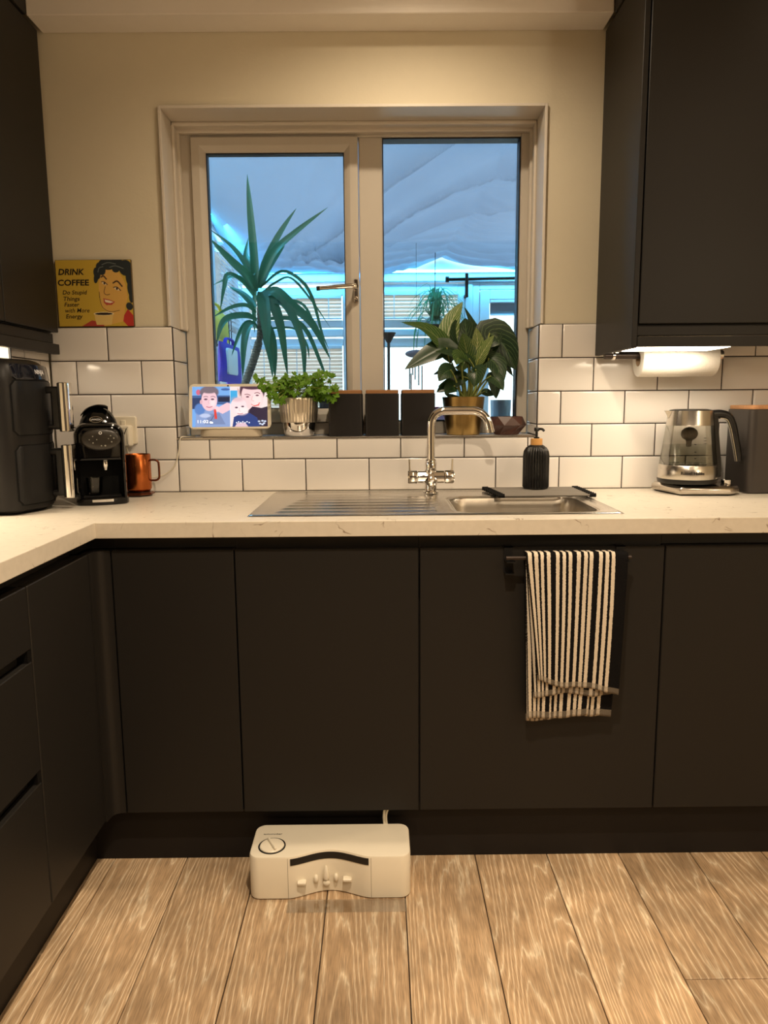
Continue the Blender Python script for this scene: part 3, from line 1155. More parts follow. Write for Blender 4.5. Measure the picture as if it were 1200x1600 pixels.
def text(name, string, width, height, mt, parent, mtx, bold=0.0, shear=0.0, spacing=1.0, wrap=0.0):
    """flat lettering lying in the local xz plane (facing -y), lower left corner at the origin"""
    cu = bpy.data.curves.new(name, 'FONT')
    cu.body = string
    cu.size = 1.0
    cu.offset = bold
    cu.shear = shear
    cu.space_character = spacing
    cu.extrude = 0.0
    cu.resolution_u = 3
    tmp = bpy.data.objects.new(name, cu)
    COL.objects.link(tmp)
    dg = bpy.context.evaluated_depsgraph_get()
    me = bpy.data.meshes.new_from_object(tmp.evaluated_get(dg))
    bpy.data.objects.remove(tmp)
    bpy.data.curves.remove(cu)
    me.name = name
    V = np.zeros(len(me.vertices) * 3)
    me.vertices.foreach_get('co', V)
    V = V.reshape(-1, 3)
    lo, hi = V.min(0), V.max(0)
    sx = width / (hi[0] - lo[0])
    sz = height / (hi[1] - lo[1]) if height else sx
    Q = np.zeros_like(V)
    Q[:, 0] = (V[:, 0] - lo[0]) * sx
    Q[:, 2] = (V[:, 1] - lo[1]) * sz
    if wrap:
        a_ = (Q[:, 0] - width / 2) / wrap
        Q[:, 0], Q[:, 1] = wrap * np.sin(a_), -wrap * np.cos(a_)
    me.vertices.foreach_set('co', Q.ravel())
    me.update()
    me.materials.clear()
    me.materials.append(mt)
    o = bpy.data.objects.new(name, me)
    COL.objects.link(o)
    o.parent = parent
    o.matrix_local = mtx
    return o

T = Matrix.Translation
def RX(a): return Matrix.Rotation(math.radians(a), 4, 'X')
def RY(a): return Matrix.Rotation(math.radians(a), 4, 'Y')
def RZ(a): return Matrix.Rotation(math.radians(a), 4, 'Z')
M_INK = mat('black_ink', C(24, 18, 16), 0.6)
M_WINK = mat('white_ink', C(225, 225, 225), 0.5)

# ------------------------------------------------------------------ poster resting on the tile edge
t = thing('poster', 'mustard yellow DRINK COFFEE sign with a smiling dark-haired woman, above the tiles', 'poster', (-0.866, 0.004, ZW + 5 * TP + .0015))
PW, PH = 0.229, 0.197
pz0 = 0.0
obj('backing', MB().box(-PW / 2, PW / 2, -.0065, .0035, 0, PH, .0006), mat('sign_edge', C(92, 74, 40), 0.7), t, local=True)
R = Raster(230, 198, (204, 172, 62))
skin, hair, line = (222, 176, 92), (38, 46, 50), (60, 36, 26)
R.poly([(.30, 0), (.44, .09), (.60, .06), (.60, 0)], (176, 66, 52))
R.poly([(.84, .10), (.93, .26), (1.0, .16), (1.0, 0.0), (.92, 0.0)], (186, 52, 44))
R.poly([(.60, .0), (.86, .07), (.90, .30), (.72, .28), (.62, .10)], skin)
R.ell(.745, .53, .185, .345, skin, rot=8, soft=.03)
R.poly([(.56, .40), (.60, .26), (.72, .18), (.88, .24), (.96, .5), (.9, .4)], skin)
for (cx, cy, rx, ry, ro) in ((.60, .87, .06, .10, 20), (.545, .80, .045, .09, 10), (.53, .73, .03, .08, -10), (.70, .93, .10, .08, 0), (.82, .93, .12, .09, -10), (.93, .88, .09, .12, 0), (.97, .74, .045, .12, 0), (.975, .58, .035, .12, 0), (.985, .44, .03, .09, 0), (.955, .30, .045, .06, 20), (.80, .86, .05, .05, 0), (.64, .965, .06, .04, 0)):
    R.ell(cx, cy, rx, ry, hair, rot=ro, soft=.10)
for (p) in ([(.62, .93), (.70, .96), (.80, .94)], [(.72, .89), (.80, .91), (.90, .87)], [(.56, .82), (.58, .88), (.63, .90)]):
    R.stroke(p, .008, (110, 118, 116))
R.stroke([(.60, .745), (.63, .76), (.665, .715)], .014, line)
R.stroke([(.755, .655), (.81, .68), (.87, .605)], .015, line)
R.ell(.635, .65, .032, .018, (236, 224, 196), rot=-25)
R.ell(.637, .65, .013, .017, line)
R.stroke([(.60, .672), (.635, .672), (.675, .63)], .008, line)
R.ell(.80, .565, .036, .018, (236, 224, 196), rot=-22)
R.ell(.80, .567, .014, .018, line)
R.stroke([(.755, .588), (.80, .592), (.85, .54)], .009, line)
R.stroke([(.645, .60), (.625, .52), (.635, .49), (.665, .475), (.70, .485)], .006, line)
R.poly([(.61, .425), (.69, .405), (.765, .37), (.72, .325), (.65, .32), (.615, .36)], (186, 74, 58))
R.poly([(.625, .405), (.69, .39), (.745, .365), (.70, .35), (.635, .365)], (244, 232, 206))
R.stroke([(.56, .52), (.565, .40), (.60, .28), (.70, .22), (.82, .24)], .005, line)
R.poly([(.475, .185), (.50, .02), (.70, .02), (.735, .185)], (226, 196, 120))
R.ell(.605, .19, .135, .026, (240, 226, 190), soft=.1)
R.ell(.605, .188, .118, .019, (42, 28, 22), soft=.1)
M_PRINT = attr_mat('printed_sign', 0.55)
print_mesh('picture', R, PW - .002, PH - .002, M_PRINT, t, T((0, -.0069, PH / 2)))
tx = lambda s, x, z, w, h, b, sh: text('lettering', s, w, h, M_INK, t, T((-PW / 2 + x * PW, -.0073, z * PH)), b, sh)
tx('DRINK', .035, .775, .345 * PW, .092 * PH, .028, .18)
tx('COFFEE', .02, .615, .415 * PW, .092 * PH, .028, .05)
tx('Do Stupid', .075, .465, .325 * PW, .082 * PH, .012, .18)
tx('Things', .082, .370, .215 * PW, .082 * PH, .012, .18)
tx('Faster', .088, .302, .200 * PW, .062 * PH, .012, .18)
tx('with More', .092, .212, .325 * PW, .066 * PH, .004, .18)
tx('Energy', .098, .105, .225 * PW, .082 * PH, .012, .18)

# ------------------------------------------------------------------ sink
sk = thing('sink', 'inset stainless steel sink with ribbed drainer on its left half', 'sink', (0.135, -0.29, ZW))
SX0_, SX1_, SY0_, SY1_ = -0.330, 0.5985, -0.533, -0.048
BX0_, BX1_, BY0_, BY1_ = 0.192, 0.560, -0.497, -0.185
def sdr(x, y, x0, x1, y0, y1, r):
    qx = abs(x - (x0 + x1) / 2) - (x1 - x0) / 2 + r
    qy = abs(y - (y0 + y1) / 2) - (y1 - y0) / 2 + r
    return math.hypot(max(qx, 0), max(qy, 0)) + min(max(qx, qy), 0) - r
def sst(a, b, x):
    t_ = min(1, max(0, (x - a) / (b - a)))
    return t_ * t_ * (3 - 2 * t_)
nx, ny = 186, 98
Z = {}
drain = MB()
def hz(x, y):
    d = sdr(x, y, SX0_, SX1_, SY0_, SY1_, .02)
    z = ZW + .0018 + .0028 * sst(-.012, -.003, d) - .0035 * sst(-.003, 0.0008, d)
    # drainer ribs
    m = sst(SX0_ + .045, SX0_ + .075, x) * sst(.155, .13, x)
    yy = (y + .46) / .055
    kf = round(yy)
    if 0 <= kf <= 6:
        w = sst(SX0_ + .05 + .007 * kf, SX0_ + .075 + .007 * kf, x) * sst(.150, .135, x)
        z += .0032 * math.exp(-((yy - kf) * .055 / .0075) ** 2) * w
    z -= .0015 * sst(-.004, -.014, sdr(x, y, SX0_ + .03, .17, SY0_ + .03, SY1_ - .03, .03))
    # lip of the bowl
    b = sdr(x, y, BX0_, BX1_, BY0_, BY1_, .06)
    z -= .004 * sst(.012, 0.0, b)
    return z
def keep(x, y):
    return sdr(x, y, BX0_, BX1_, BY0_, BY1_, .06) > -0.0025
gx = [SX0_ + (SX1_ - SX0_) * i / nx for i in range(nx + 1)]
gy = [SY0_ + (SY1_ - SY0_) * j / ny for j in range(ny + 1)]
vid = {}
vs, fs = [], []
for i in range(nx):
    for j in range(ny):
        if all(keep((gx[i] + gx[i + 1]) / 2, (gy[j] + gy[j + 1]) / 2) for _ in (0,)):
            q = []
            for a, b in ((i, j), (i + 1, j), (i + 1, j + 1), (i, j + 1)):
                if (a, b) not in vid:
                    vid[(a, b)] = len(vs)
                    vs.append((gx[a], gy[b], hz(gx[a], gy[b])))
                q.append(vid[(a, b)])
            fs.append(tuple(q))
drain.add(vs, fs)
obj('drainer', drain, M_STEEL, sk, smooth=60)
bw = MB()
outl = rrect(BX0_ - .004, BX1_ + .004, BY0_ - .004, BY1_ + .004, .062, 10)
bw.loft(outl, [(-.001, ZW - .001), (.0025, ZW - .0015), (.006, ZW - .006), (.010, ZW - .03), (.016, ZW - .135), (.030, ZW - .160), (.06, ZW - .168)], cap0=False)
obj('bowl', bw, M_BOWL, sk, smooth=60)
wv = MB().lathe([(.045, ZW - .166), (.043, ZW - .164), (.036, ZW - .1655), (.012, ZW - .167)], .376, -.34, 28)
obj('waste', wv, M_CHROME, sk)
ov = MB()
for i in range(3):
    ov.box(.5405, .5435, -.235 - .02 * i - .006, -.235 - .02 * i + .006, ZW - .060, ZW - .042, .001)
obj('overflow', ov, M_BLACK, sk)

# roll-up drying rack lying over the back of the bowl
rk = thing('drying_rack', 'roll-up rack of grey rods with black ribbed ends over the back of the sink', 'drying rack', (0.45, -0.15, ZW + .005))
rz = ZW + .0105
def rack_x(s):       # the two silicone ends run obliquely
    return 0.322 + .020 * s, 0.600 + .002 * s
nr = 10
rod0 = None
for i in range(nr):
    s = i / (nr - 1)
    y = -0.062 - .185 * s
    xa, xb = rack_x(s)
    r_ = MB().tube([(xa + .004, y, rz), (xb - .004, y, rz)], .0032, 8)
    obj('rod', r_, mat('grey_rod', C(120, 114, 106), 0.45) if i == 0 else bpy.data.materials['grey_rod'], rk)
for e in (0, 1):
    m = MB()
    for i in range(nr):
        s = i / (nr - 1)
        x = rack_x(s)[e]
        y = -0.062 - .185 * s
        m.tube([(x - .009, y, rz), (x + .009, y, rz)], .0058, 8)
        if i < nr - 1:
            x2, y2 = rack_x((i + 1) / (nr - 1))[e], -0.062 - .185 * (i + 1) / (nr - 1)
            m.tube([(x, y, rz - .003), (x2, y2, rz - .003)], .003, 6)
    obj('silicone_end', m, M_RUBBER, rk)

# ------------------------------------------------------------------ tap
tp = thing('kitchen_tap', 'polished chrome swan-neck mixer tap with two lever handles behind the sink', 'tap', (0.151, -0.105, ZW + .004))
tx_, ty = 0.151, -0.105
b0 = MB().lathe([(.024, ZW + .0035), (.024, ZW + .008), (.0185, ZW + .012), (.0175, ZW + .026), (.020, ZW + .036), (.026, ZW + .042), (.02, ZW + .062), (.0155, ZW + .066)], tx_, ty, 28)
b0.lathe([(.010, tx_ - .040), (.019, tx_ - .0395), (.0195, tx_ - .02), (.021, tx_), (.0195, tx_ + .02), (.019, tx_ + .0395), (.010, tx_ + .040)], ty, 0, 24, axis='x', cz=ZW + .052)
obj('body', b0, M_CHROME, tp)
for sg in (-1, 1):
    k = MB().lathe([(.010, tx_ + sg * .0405), (.0195, tx_ + sg * .041), (.0205, tx_ + sg * .044), (.0205, tx_ + sg * .066), (.0185, tx_ + sg * .0695), (.010, tx_ + sg * .070)], ty, 0, 24, axis='x', cz=ZW + .052)
    kn = obj('handle', k, M_CHROME, tp)
    lv = MB().tube([(tx_ + sg * .0635, ty, ZW + .068), (tx_ + sg * .064, ty - .001, ZW + .078), (tx_ + sg * .065, ty - .002, ZW + .106)], [.0045, .0032, .0030], 10)
    obj('lever', lv, M_CHROME, kn)
nb = MB().lathe([(.0155, ZW + .066), (.0175, ZW + .070), (.0178, ZW + .094), (.0162, ZW + .097), (.0160, ZW + .104), (.0135, ZW + .106)], tx_, ty, 24)
obj('collar', nb, M_CHROME, tp)
sp = []
zt = 1.1785 - .0125 - .006
for p in ((tx_, ty, ZW + .10), (tx_, ty, 1.06), (tx_, ty, zt - .05)):
    sp.append(Vector(p))
for i in range(1, 9):
    a = math.radians(90 * i / 8)
    sp.append(Vector((tx_ + .042 * (1 - math.cos(a)), ty, zt - .042 + .042 * math.sin(a))))
sp.append(Vector((tx_ + .10, ty - .002, zt)))
x1 = tx_ + .122
for i in range(0, 9):
    a = math.radians(78 * i / 8)
    sp.append(Vector((x1 + .052 * math.sin(a), ty - .003, zt - .052 * (1 - math.cos(a)))))
e = sp[-1]
sp.append(e + Vector((.0042, 0, -.018)))
obj('spout', MB().tube(sp, .0125, 18), M_CHROME, tp, smooth=50)
obj('aerator', MB().tube([sp[-1] + Vector((-.0004, 0, .002)), sp[-1] + Vector((.0012, 0, -.006))], .0134, 18), M_STEEL, tp)

# ------------------------------------------------------------------ soap dispenser
sx, sy, sz = 0.470, -0.098, rz + .0035
so = thing('soap_bottle', 'black ribbed pump soap bottle with a bamboo collar on the rack', 'soap bottle', (sx, sy, sz))
prof = [(.030, 0.0), (.0365, .002), (.0375, .006), (.0375, .100), (.0355, .113), (.030, .123), (.022, .130), (.0185, .132)]
n = 112
rings = []
for r_, h_ in prof:
    amp = .10 if .003 < h_ < .128 else .0
    rings.append([(sx + (r_ * (1 + amp * (abs(math.cos(14 * a)) - .5))) * math.cos(a), sy + (r_ * (1 + amp * (abs(math.cos(14 * a)) - .5))) * math.sin(a), sz + h_) for a in [2 * math.pi * i / n for i in range(n)]])
obj('bottle', MB().rings(rings), M_BLACK, so, smooth=50)
obj('collar', MB().lathe([(.0165, sz + .1305), (.0178, sz + .1315), (.0178, sz + .150), (.0165, sz + .151)], sx, sy, 28), M_BAMBOO, so)
pm = MB().lathe([(.0085, sz + .151), (.0085, sz + .155), (.004, sz + .156), (.004, sz + .172), (.0078, sz + .173), (.0078, sz + .181), (.006, sz + .184)], sx, sy, 20)
pm.tube(catmull([(sx, sy, sz + .179), (sx + .014, sy - .008, sz + .179), (sx + .020, sy - .012, sz + .173)], 4), .0038, 10)
obj('pump', pm, M_BLACK, so)

# ------------------------------------------------------------------ towel hanger and towel
TXA, TXB = 0.306, 0.577
th = thing('towel_rail', 'black over-door towel rail hooked on the sink cabinet door', 'towel rail', (0.44, -0.6, 0.83))
for x in (TXA, TXB):
    m = MB().box(x - .0105, x + .0105, -0.5585, -0.5555, 0.80, 0.8390)
    m.box(x - .0105, x + .0105, YD - .0030, -0.5555, 0.8372, 0.8395)
    m.box(x - .0105, x + .0105, YD - .0030, YD - .0008, 0.776, 0.8395)
    m.box(x - .0105, x + .0105, YD - .030, YD - .0008, 0.776, 0.7785)
    m.box(x - .0105, x + .0105, YD - .045, YD - .0030, 0.808, 0.8105)
    obj('bracket', m, M_BLACKM, th)
RYc, RZc = -0.6165, 0.819
obj('bar', MB().tube([(TXA - .012, RYc, RZc), (TXB + .014, RYc, RZc)], .0048, 12), M_DARKMETAL, th)

tw = MB()
nu, nv = 60, 64
def towel_sheet(x0t, x1t, x0b, x1b, ya, zt_, zb0, zb1, over, back, seed, v0=0.0):
    """front sheet from the rail down; 'over' wraps it across the rail and down to z=back behind"""
    P, UV = [], []
    rr = random.Random(seed)
    ph = [rr.uniform(0, 6.28) for _ in range(4)]
    for i in range(nu + 1):
        u = i / nu
        row = []
        for j in range(nv + 1):
            v = j / nv
            if over:
                zb = zb0 + (zb1 - zb0) * u + .004 * math.sin(9 * u + ph[0])
                Lf = zt_ - zb
                s = v * Lf
                x = x0t + (x1t - x0t) * u + v * ((x0b - x0t) * (1 - u) ** 4 + (x1b - x1t) * u)
                rip = (.0030 * math.sin(13 * u + ph[1]) + .0018 * math.sin(29 * u + ph[2])) * min(1, v * 3)
                y = ya - rip - .004 * math.sin(math.pi * v) - .010 * v * max(0, .18 - u) / .18
                z = zt_ - s
                if s < .012:
                    a = s / .012 * math.pi / 2
                    y = ya + .008 * (1 - math.sin(a))
                    z = zt_ + .008 * math.cos(a) - .004
            row.append((x, y, z))
            UV.append((u, v0 + (1 - v0) * v))
        P.append(row)
    return P, UV
def add_sheet(*a, **k):
    P, UV = towel_sheet(*a, **k)
    tw.grid(P)
    tw.uv = (tw.uv or []) + UV
add_sheet(0.3395, 0.580, 0.372, 0.5705, -0.6275, 0.828, 0.520, 0.484, True, 0, 3)
add_sheet(0.3400, 0.578, 0.366, 0.563, -0.6180, 0.8275, 0.478, 0.480, True, 0, 5)
add_sheet(0.3390, 0.578, 0.3535, 0.5600, -0.6080, 0.8270, 0.416, 0.420, True, 0, 8)
add_sheet(0.3390, 0.576, 0.3500, 0.5560, -0.6030, 0.8260, 0.409, 0.424, True, 0, 12)
to = obj('towel', tw, stripe_mat(), None, smooth=80)
sm = to.modifiers.new('thickness', 'SOLIDIFY')
sm.thickness = 0.0022
sm.offset = 1.0
to['label'] = 'black and white striped tea towel hanging folded on the sink cabinet door'
to['category'] = 'towel'

# ------------------------------------------------------------------ white floor dispenser
fd = thing('floor_dispenser', 'boxy white plastic dispenser with a round knob on the floor by the plinth', 'dispenser', (-0.131, -0.64, 0))
DX0, DX1, DY0, DY1, DH = -0.3265, 0.0635, -0.701, -0.560, 0.1115
def disp_outline(ex=0.0):
    r = .026
    P = []
    for a in range(-90, 1, 15):
        P.append((DX1 - r + r * math.cos(math.radians(a)), DY0 + r + r * math.sin(math.radians(a))))
    for a in range(0, 91, 15):
        P.append((DX1 - r + r * math.cos(math.radians(a)), DY1 - r + r * math.sin(math.radians(a))))
    for a in range(90, 181, 15):
        P.append((DX0 + r + r * math.cos(math.radians(a)), DY1 - r + r * math.sin(math.radians(a))))
    for a in range(180, 271, 15):
        P.append((DX0 + r + r * math.cos(math.radians(a)), DY0 + r + r * math.sin(math.radians(a))))
    # concave bay in the middle of the front
    for i in range(0, 21):
        s = i / 20
        x = DX0 + .095 + s * .200
        P.append((x, DY0 + .030 * math.sin(math.pi * s) ** 1.6))
    return P
PO = disp_outline()
obj('body', MB().loft(PO, [(.003, .0012), (0, .004), (0, DH - .005), (.002, DH - .001), (.006, DH)]), M_WHITEP, fd, smooth=40)
def bay_y(x):
    s = (x - DX0 - .095) / .200
    return DY0 + .030 * math.sin(math.pi * min(1, max(0, s))) ** 1.6
# curved black slot
sl = MB()
xs_ = [DX0 + .101 + .188 * i / 28 for i in range(29)]
rings = []
for x in xs_:
    y = bay_y(x)
    rings.append([(x, y - .0012, DH - .0225), (x, y - .0012, DH - .0055), (x, y + .004, DH - .0055), (x, y + .004, DH - .0225)])
sl.rings(rings)
obj('slot', sl, M_BLACK, fd)
for x in (DX0 + .0945, DX0 + .2945):
    obj('seam', MB().box(x, x + .0007, DY0 - .0004, DY0 + .003, .004, DH - .004), M_SEAM, fd, smooth=0)
kx, ky = -0.275, -0.655
obj('knob_ring', MB().lathe([(.0335, DH - .0005), (.0335, DH + .0012), (.0300, DH + .0012), (.0300, DH - .0005)], kx, ky, 40), M_BLACK, fd)
kb = MB().lathe([(.0292, DH), (.0292, DH + .0025), (.0275, DH + .004), (.02, DH + .0042)], kx, ky, 40)
kno = obj('knob', kb, M_WHITEP, fd)
g_ = MB()
a = math.radians(-62)
g_.box(-.026, .026, -.0028, .0028, DH + .004, DH + .011, .0015)
g_.v = [(kx + v[0] * math.cos(a) - v[1] * math.sin(a), ky + v[0] * math.sin(a) + v[1] * math.cos(a), v[2]) for v in g_.v]
obj('knob_grip', g_, M_WHITEP, kno)
text('lettering', 'autumnbar', .047, .006, M_INK, fd, T((-0.303 + 0.131, -0.607 + 0.64, DH + .0004)) @ RX(-90), 0.01)
# pegs on the front
for x in (-0.199, -0.090):
    y = bay_y(x)
    obj('peg', MB().box(x - .0105, x + .0105, y - .014, y + .002, .040, .047, .0015), M_WHITEP, fd)
for x in (-0.166, -0.118):
    y = bay_y(x)
    obj('peg', MB().ball((x, y - .004, .041), (.0062, .007, .011), 12, 8), M_WHITEP, fd)
x = -0.142
y = bay_y(x)
pg = MB().lathe([(.001, .073), (.0035, .070), (.0055, .058), (.0085, .048), (.0075, .040), (.003, .036)], x, y - .006, 14)
pg.ball((x + .0005, y - .007, .028), (.009, .006, .008), 12, 8)
obj('peg', pg, M_WHITEP, fd)
obj('clear_tray', MB().box(-0.232, 0.052, -0.748, -0.7025, .0008, .0024, .0004), glassy('clear_plastic_sheet', (.985, .98, .975), .6), fd, label='clear plastic sheet in front')
cb = MB().tube(catmull([(0.002, -0.556, .10), (0.000, -0.552, .125), (0.004, -0.551, .148), (0.020, -0.545, .1535)], 6), .0032, 8)
cb.tube(catmull([(0.008, -0.556, .10), (0.006, -0.551, .128), (0.014, -0.549, .150), (0.022, -0.545, .1535)], 6), .0028, 8)
obj('cable', cb, M_WHITEP, fd)

# ------------------------------------------------------------------ air fryer (built facing +x)
af = thing('air_fryer', 'tall black two-drawer air fryer with chrome handles at the left end of the worktop', 'air fryer', (-1.10, -0.372, ZW))
AX, AY0, AY1, AZ = -0.892, -0.495, -0.252, 1.302
M_AFB = mat('charcoal_plastic', C(20, 18, 17), 0.42, spec=0.3, bump=0.03, bscale=500)
def bowed(x_front, y0, y1, xb, r, bow=.022):
    P = [(xb, y1), (xb, y0)]
    for a in range(-90, 1, 18):
        P.append((x_front - r - .008 + r * math.cos(math.radians(a)), y0 + r + r * math.sin(math.radians(a))))
    for i in range(1, 10):
        s = i / 10
        P.append((x_front - .008 + bow * math.sin(math.pi * s), y0 + r + (y1 - y0 - 2 * r) * s))
    for a in range(0, 91, 18):
        P.append((x_front - r - .008 + r * math.cos(math.radians(a)), y1 - r + r * math.sin(math.radians(a))))
    return P
PO = bowed(AX, AY0, AY1, -1.262, .045)
obj('body', MB().loft(PO, [(.016, ZW + .006), (.004, ZW + .012), (0, ZW + .03), (0, AZ - .060), (.006, AZ - .020), (.022, AZ - .004), (.034, AZ)]), M_AFB, af, smooth=50)
obj('foot', MB().loft(PO, [(.022, ZW + .0006), (.020, ZW + .007)]), M_RUBBER, af)
# glossy control band at the top of the front
def front_strip(z0, z1, y0, y1, proud, thick, r=.012, lean=0.0):
    """curved panel following the bowed front"""
    rings = []
    ny_ = 24
    for i in range(ny_ + 1):
        y = y0 + (y1 - y0) * i / ny_
        s = min(1, max(0, (y - AY0 - .045) / (AY1 - AY0 - .09)))
        x = AX - .008 + .022 * math.sin(math.pi * s)
        for yc in (AY0 + .045, AY1 - .045):
            d = (yc - y) if yc < -0.372 else (y - yc)
            if d > 0:
                x = AX - .008 - .045 + math.sqrt(max(0, .045 ** 2 - d * d))
        e = min(y - y0, y1 - y)
        q = r - math.sqrt(max(0, r * r - max(0, r - e) ** 2)) if e < r else 0
        za, zb = z0 + q, z1 - q
        rings.append([(x - thick, y, za), (x + proud * .5, y, za), (x + proud, y, za + .002), (x + proud - lean, y, zb - .002), (x + proud * .5 - lean, y, zb), (x - thick - lean, y, zb)])
    return MB().rings(rings)
obj('control_panel', front_strip(AZ - .052, AZ - .014, AY0 + .022, AY1 - .016, .0025, .010, .006, .006), mat('dark_blue_gloss_panel', C(22, 24, 34), 0.12, coat=.3), af, smooth=40)
text('lettering', 'NINJA', .050, .015, M_WINK, af, T((AX + .0222 + 1.10, -0.428 + .372, AZ - .042 - ZW)) @ RZ(91) @ RX(-8), .02)
for (z0, z1, nm) in ((1.112, 1.246, 'top'), (0.936, 1.084, 'low')):
    obj('drawer_gap', front_strip(z0 - .003, z1 + .003, AY0 + .014, AY1 - .011, .0012, .008, .014), M_RUBBER, af, smooth=40)
    d = obj('drawer', front_strip(z0, z1, AY0 + .017, AY1 - .014, .003, .010, .012), M_BLACKM, af, smooth=40)
    ym = -0.352
    hx = AX + .012
    za, zb = z0 + .010, z1 - .012
    arm = MB()
    arm.box(hx - .004, hx + .040, ym - .016, ym + .016, zb - .018, zb, .004)
    arm.box(hx - .004, hx + .040, ym - .016, ym + .016, za, za + .014, .004)
    arm.box(hx + .016, hx + .040, ym - .0165, ym + .0165, za, zb, .005)
    obj('handle', arm, M_BLACK, d)
    gp_ = MB().loft(rrect(hx + .034, hx + .062, ym - .022, ym + .022, .011, 6), [(.002, za - .006), (0, za - .004), (0, zb + .008), (.003, zb + .010)])
    obj('handle_cover', gp_, M_CHROME, d, label='chrome handle front')
sp_ = MB().loft(rrect(-1.24, -1.04, ZW + .03, 1.26, .02), [(0, AY0 + .002), (0, AY0 - .0012), (.002, AY0 - .002)], axis='y')
obj('side_panel', sp_, M_BLACKM, af)

# ------------------------------------------------------------------ coffee machine (faces -y)
cmx, cmy = -0.767, -0.288
cm = thing('coffee_machine', 'black capsule coffee machine with an oval touch panel beside the air fryer', 'coffee machine', (cmx - .052, -0.165, ZW), rotz=0.36)
def arch(w, h, r, n=10):
    """front outline in x,z: flat bottom, round shoulders"""
    P = [(-w / 2 + .004, 0), (w / 2 - .004, 0)]
    P.append((w / 2, .004))
    P.append((w / 2, h - r))
    for i in range(1, n + 1):
        a = math.radians(90 * i / n)
        P.append((w / 2 - r + r * math.cos(a), h - r + r * math.sin(a)))
    for i in range(1, n + 1):
        a = math.radians(90 + 90 * i / n)
        P.append((-w / 2 + r + r * math.cos(a), h - r + r * math.sin(a)))
    P.append((-w / 2, .004))
    return P
L = dict(local=True)
# main column behind, tapering towards a rounded crown
bd = MB()
W_ = .114
prof = [(.0, .0), (.0, .175), (.003, .200), (.009, .220), (.019, .240), (.034, .254), (.052, .258)]
rings = []
for ins, z in prof:
    rings.append([(x, y, z + .012) for x, y in rrect(-W_ / 2 + ins, W_ / 2 - ins, -.060 + ins * .9, .128 - ins * .3, max(.006, .03 - ins * .2), 5)])
bd.rings(rings)
obj('body', bd, M_BLACKG, cm, smooth=50, **L)
# front frame (arch) with the open cup bay
fr_o = arch(.132, .226, .034)
fr = MB()
rings = []
for (ins, y) in ((0, -.052), (0, -.118), (.003, -.128), (.008, -.130), (.010, -.126), (.010, -.060)):
    sc = MB().loft(fr_o, [(ins, y), (ins + 1e-6, y + 1e-6)], axis='y')
    rings.append(sc.v[:len(fr_o)])
fr.rings(rings, False, False)
obj('front_frame', fr, M_BLACKG, cm, smooth=40, **L)
obj('cup_bay', MB().box(-.060, .060, -.066, -.0605, .020, .130, .001), M_RUBBER, cm, **L)
hd = MB().loft([(x, z) for x, z in arch(.120, .100, .030)], [(.0, -.062), (.0, -.112), (.004, -.122), (.012, -.126)], axis='y')
hd.v = [(v[0], v[1], v[2] + .120) for v in hd.v]
obj('brew_head', hd, M_BLACKG, cm, smooth=40, **L)
el = MB()
rings = []
for (k, y) in ((1.0, -.120), (1.0, -.1290), (.97, -.1325), (.85, -.1345), (.4, -.1355)):
    rings.append([(.0035 + .0525 * k * math.cos(a), y, .181 + .030 * k * math.sin(a)) for a in [2 * math.pi * i / 40 for i in range(40)]])
el.rings(rings)
pn = obj('touch_panel', el, mat('smoked_panel', C(46, 42, 36), 0.28), cm, smooth=60, **L)
M_ICON = mat('pale_icon', C(150, 150, 140), .5)
for (x, z, r_) in ((-.020, .190, .0016), (-.029, .181, .0014), (-.020, .172, .0018), (-.010, .181, .0014), (.020, .183, .0014), (.026, .191, .0016), (.034, .184, .0020), (.028, .174, .0018), (.001, .164, .0018), (.011, .164, .0024)):
    obj('icon', MB().lathe([(r_, -.1345), (r_, -.1362)], cx=x + .0035, cz=z, n=10, axis='y'), M_ICON, pn, **L)
rg_ = MB().lathe([(.0042, -.1335), (.0042, -.1358), (.0026, -.1358), (.0026, -.1335)], cx=.0035, cz=.199, n=20, axis='y', cap0=False, cap1=False)
obj('power_button', rg_, M_WINK, pn, **L)
# crown logo oval
lo = MB()
rings = []
for k, y in ((1, -.002), (1, .0012), (.86, .0012), (.86, -.002)):
    rings.append([(.0175 * k * math.cos(a), -y, .0112 * k * math.sin(a)) for a in [2 * math.pi * i / 32 for i in range(32)]])
lo.rings(rings, False, False)
lg = obj('badge', lo, M_CHROME, cm, **L)
lg.location = (-.006, -.0545, .2335)
lg.rotation_euler = (math.radians(-42), 0, 0)
text('badge_lettering', 'LAVAZZA', .026, .0062, M_WINK, lg, T((-.013, -.0012, -.003)), .02)
for (x, z) in ((-.026, .214), (-.008, .211), (.004, .212), (.014, .215), (.034, .218)):
    obj('icon', MB().lathe([(.0014, -.072), (.0014, -.0795)], cx=x, cz=z - .001, n=8, axis='y'), M_ICON, cm, **L)
# lever on top
lv = MB()
pts = catmull([(-.046, -.012, .246), (-.030, -.022, .262), (-.004, -.030, .2715), (.018, -.034, .2705), (.028, -.036, .266)], 6)
rings = []
for i, p in enumerate(pts):
    t_ = i / (len(pts) - 1)
    h_ = .0035 + .0022 * t_
    rings.append([(p.x, p.y + .016 * math.cos(a), p.z + h_ * math.sin(a)) for a in [2 * math.pi * k / 12 for k in range(12)]])
lv.rings(rings)
obj('lever', lv, M_BLACKG, cm, smooth=60, **L)
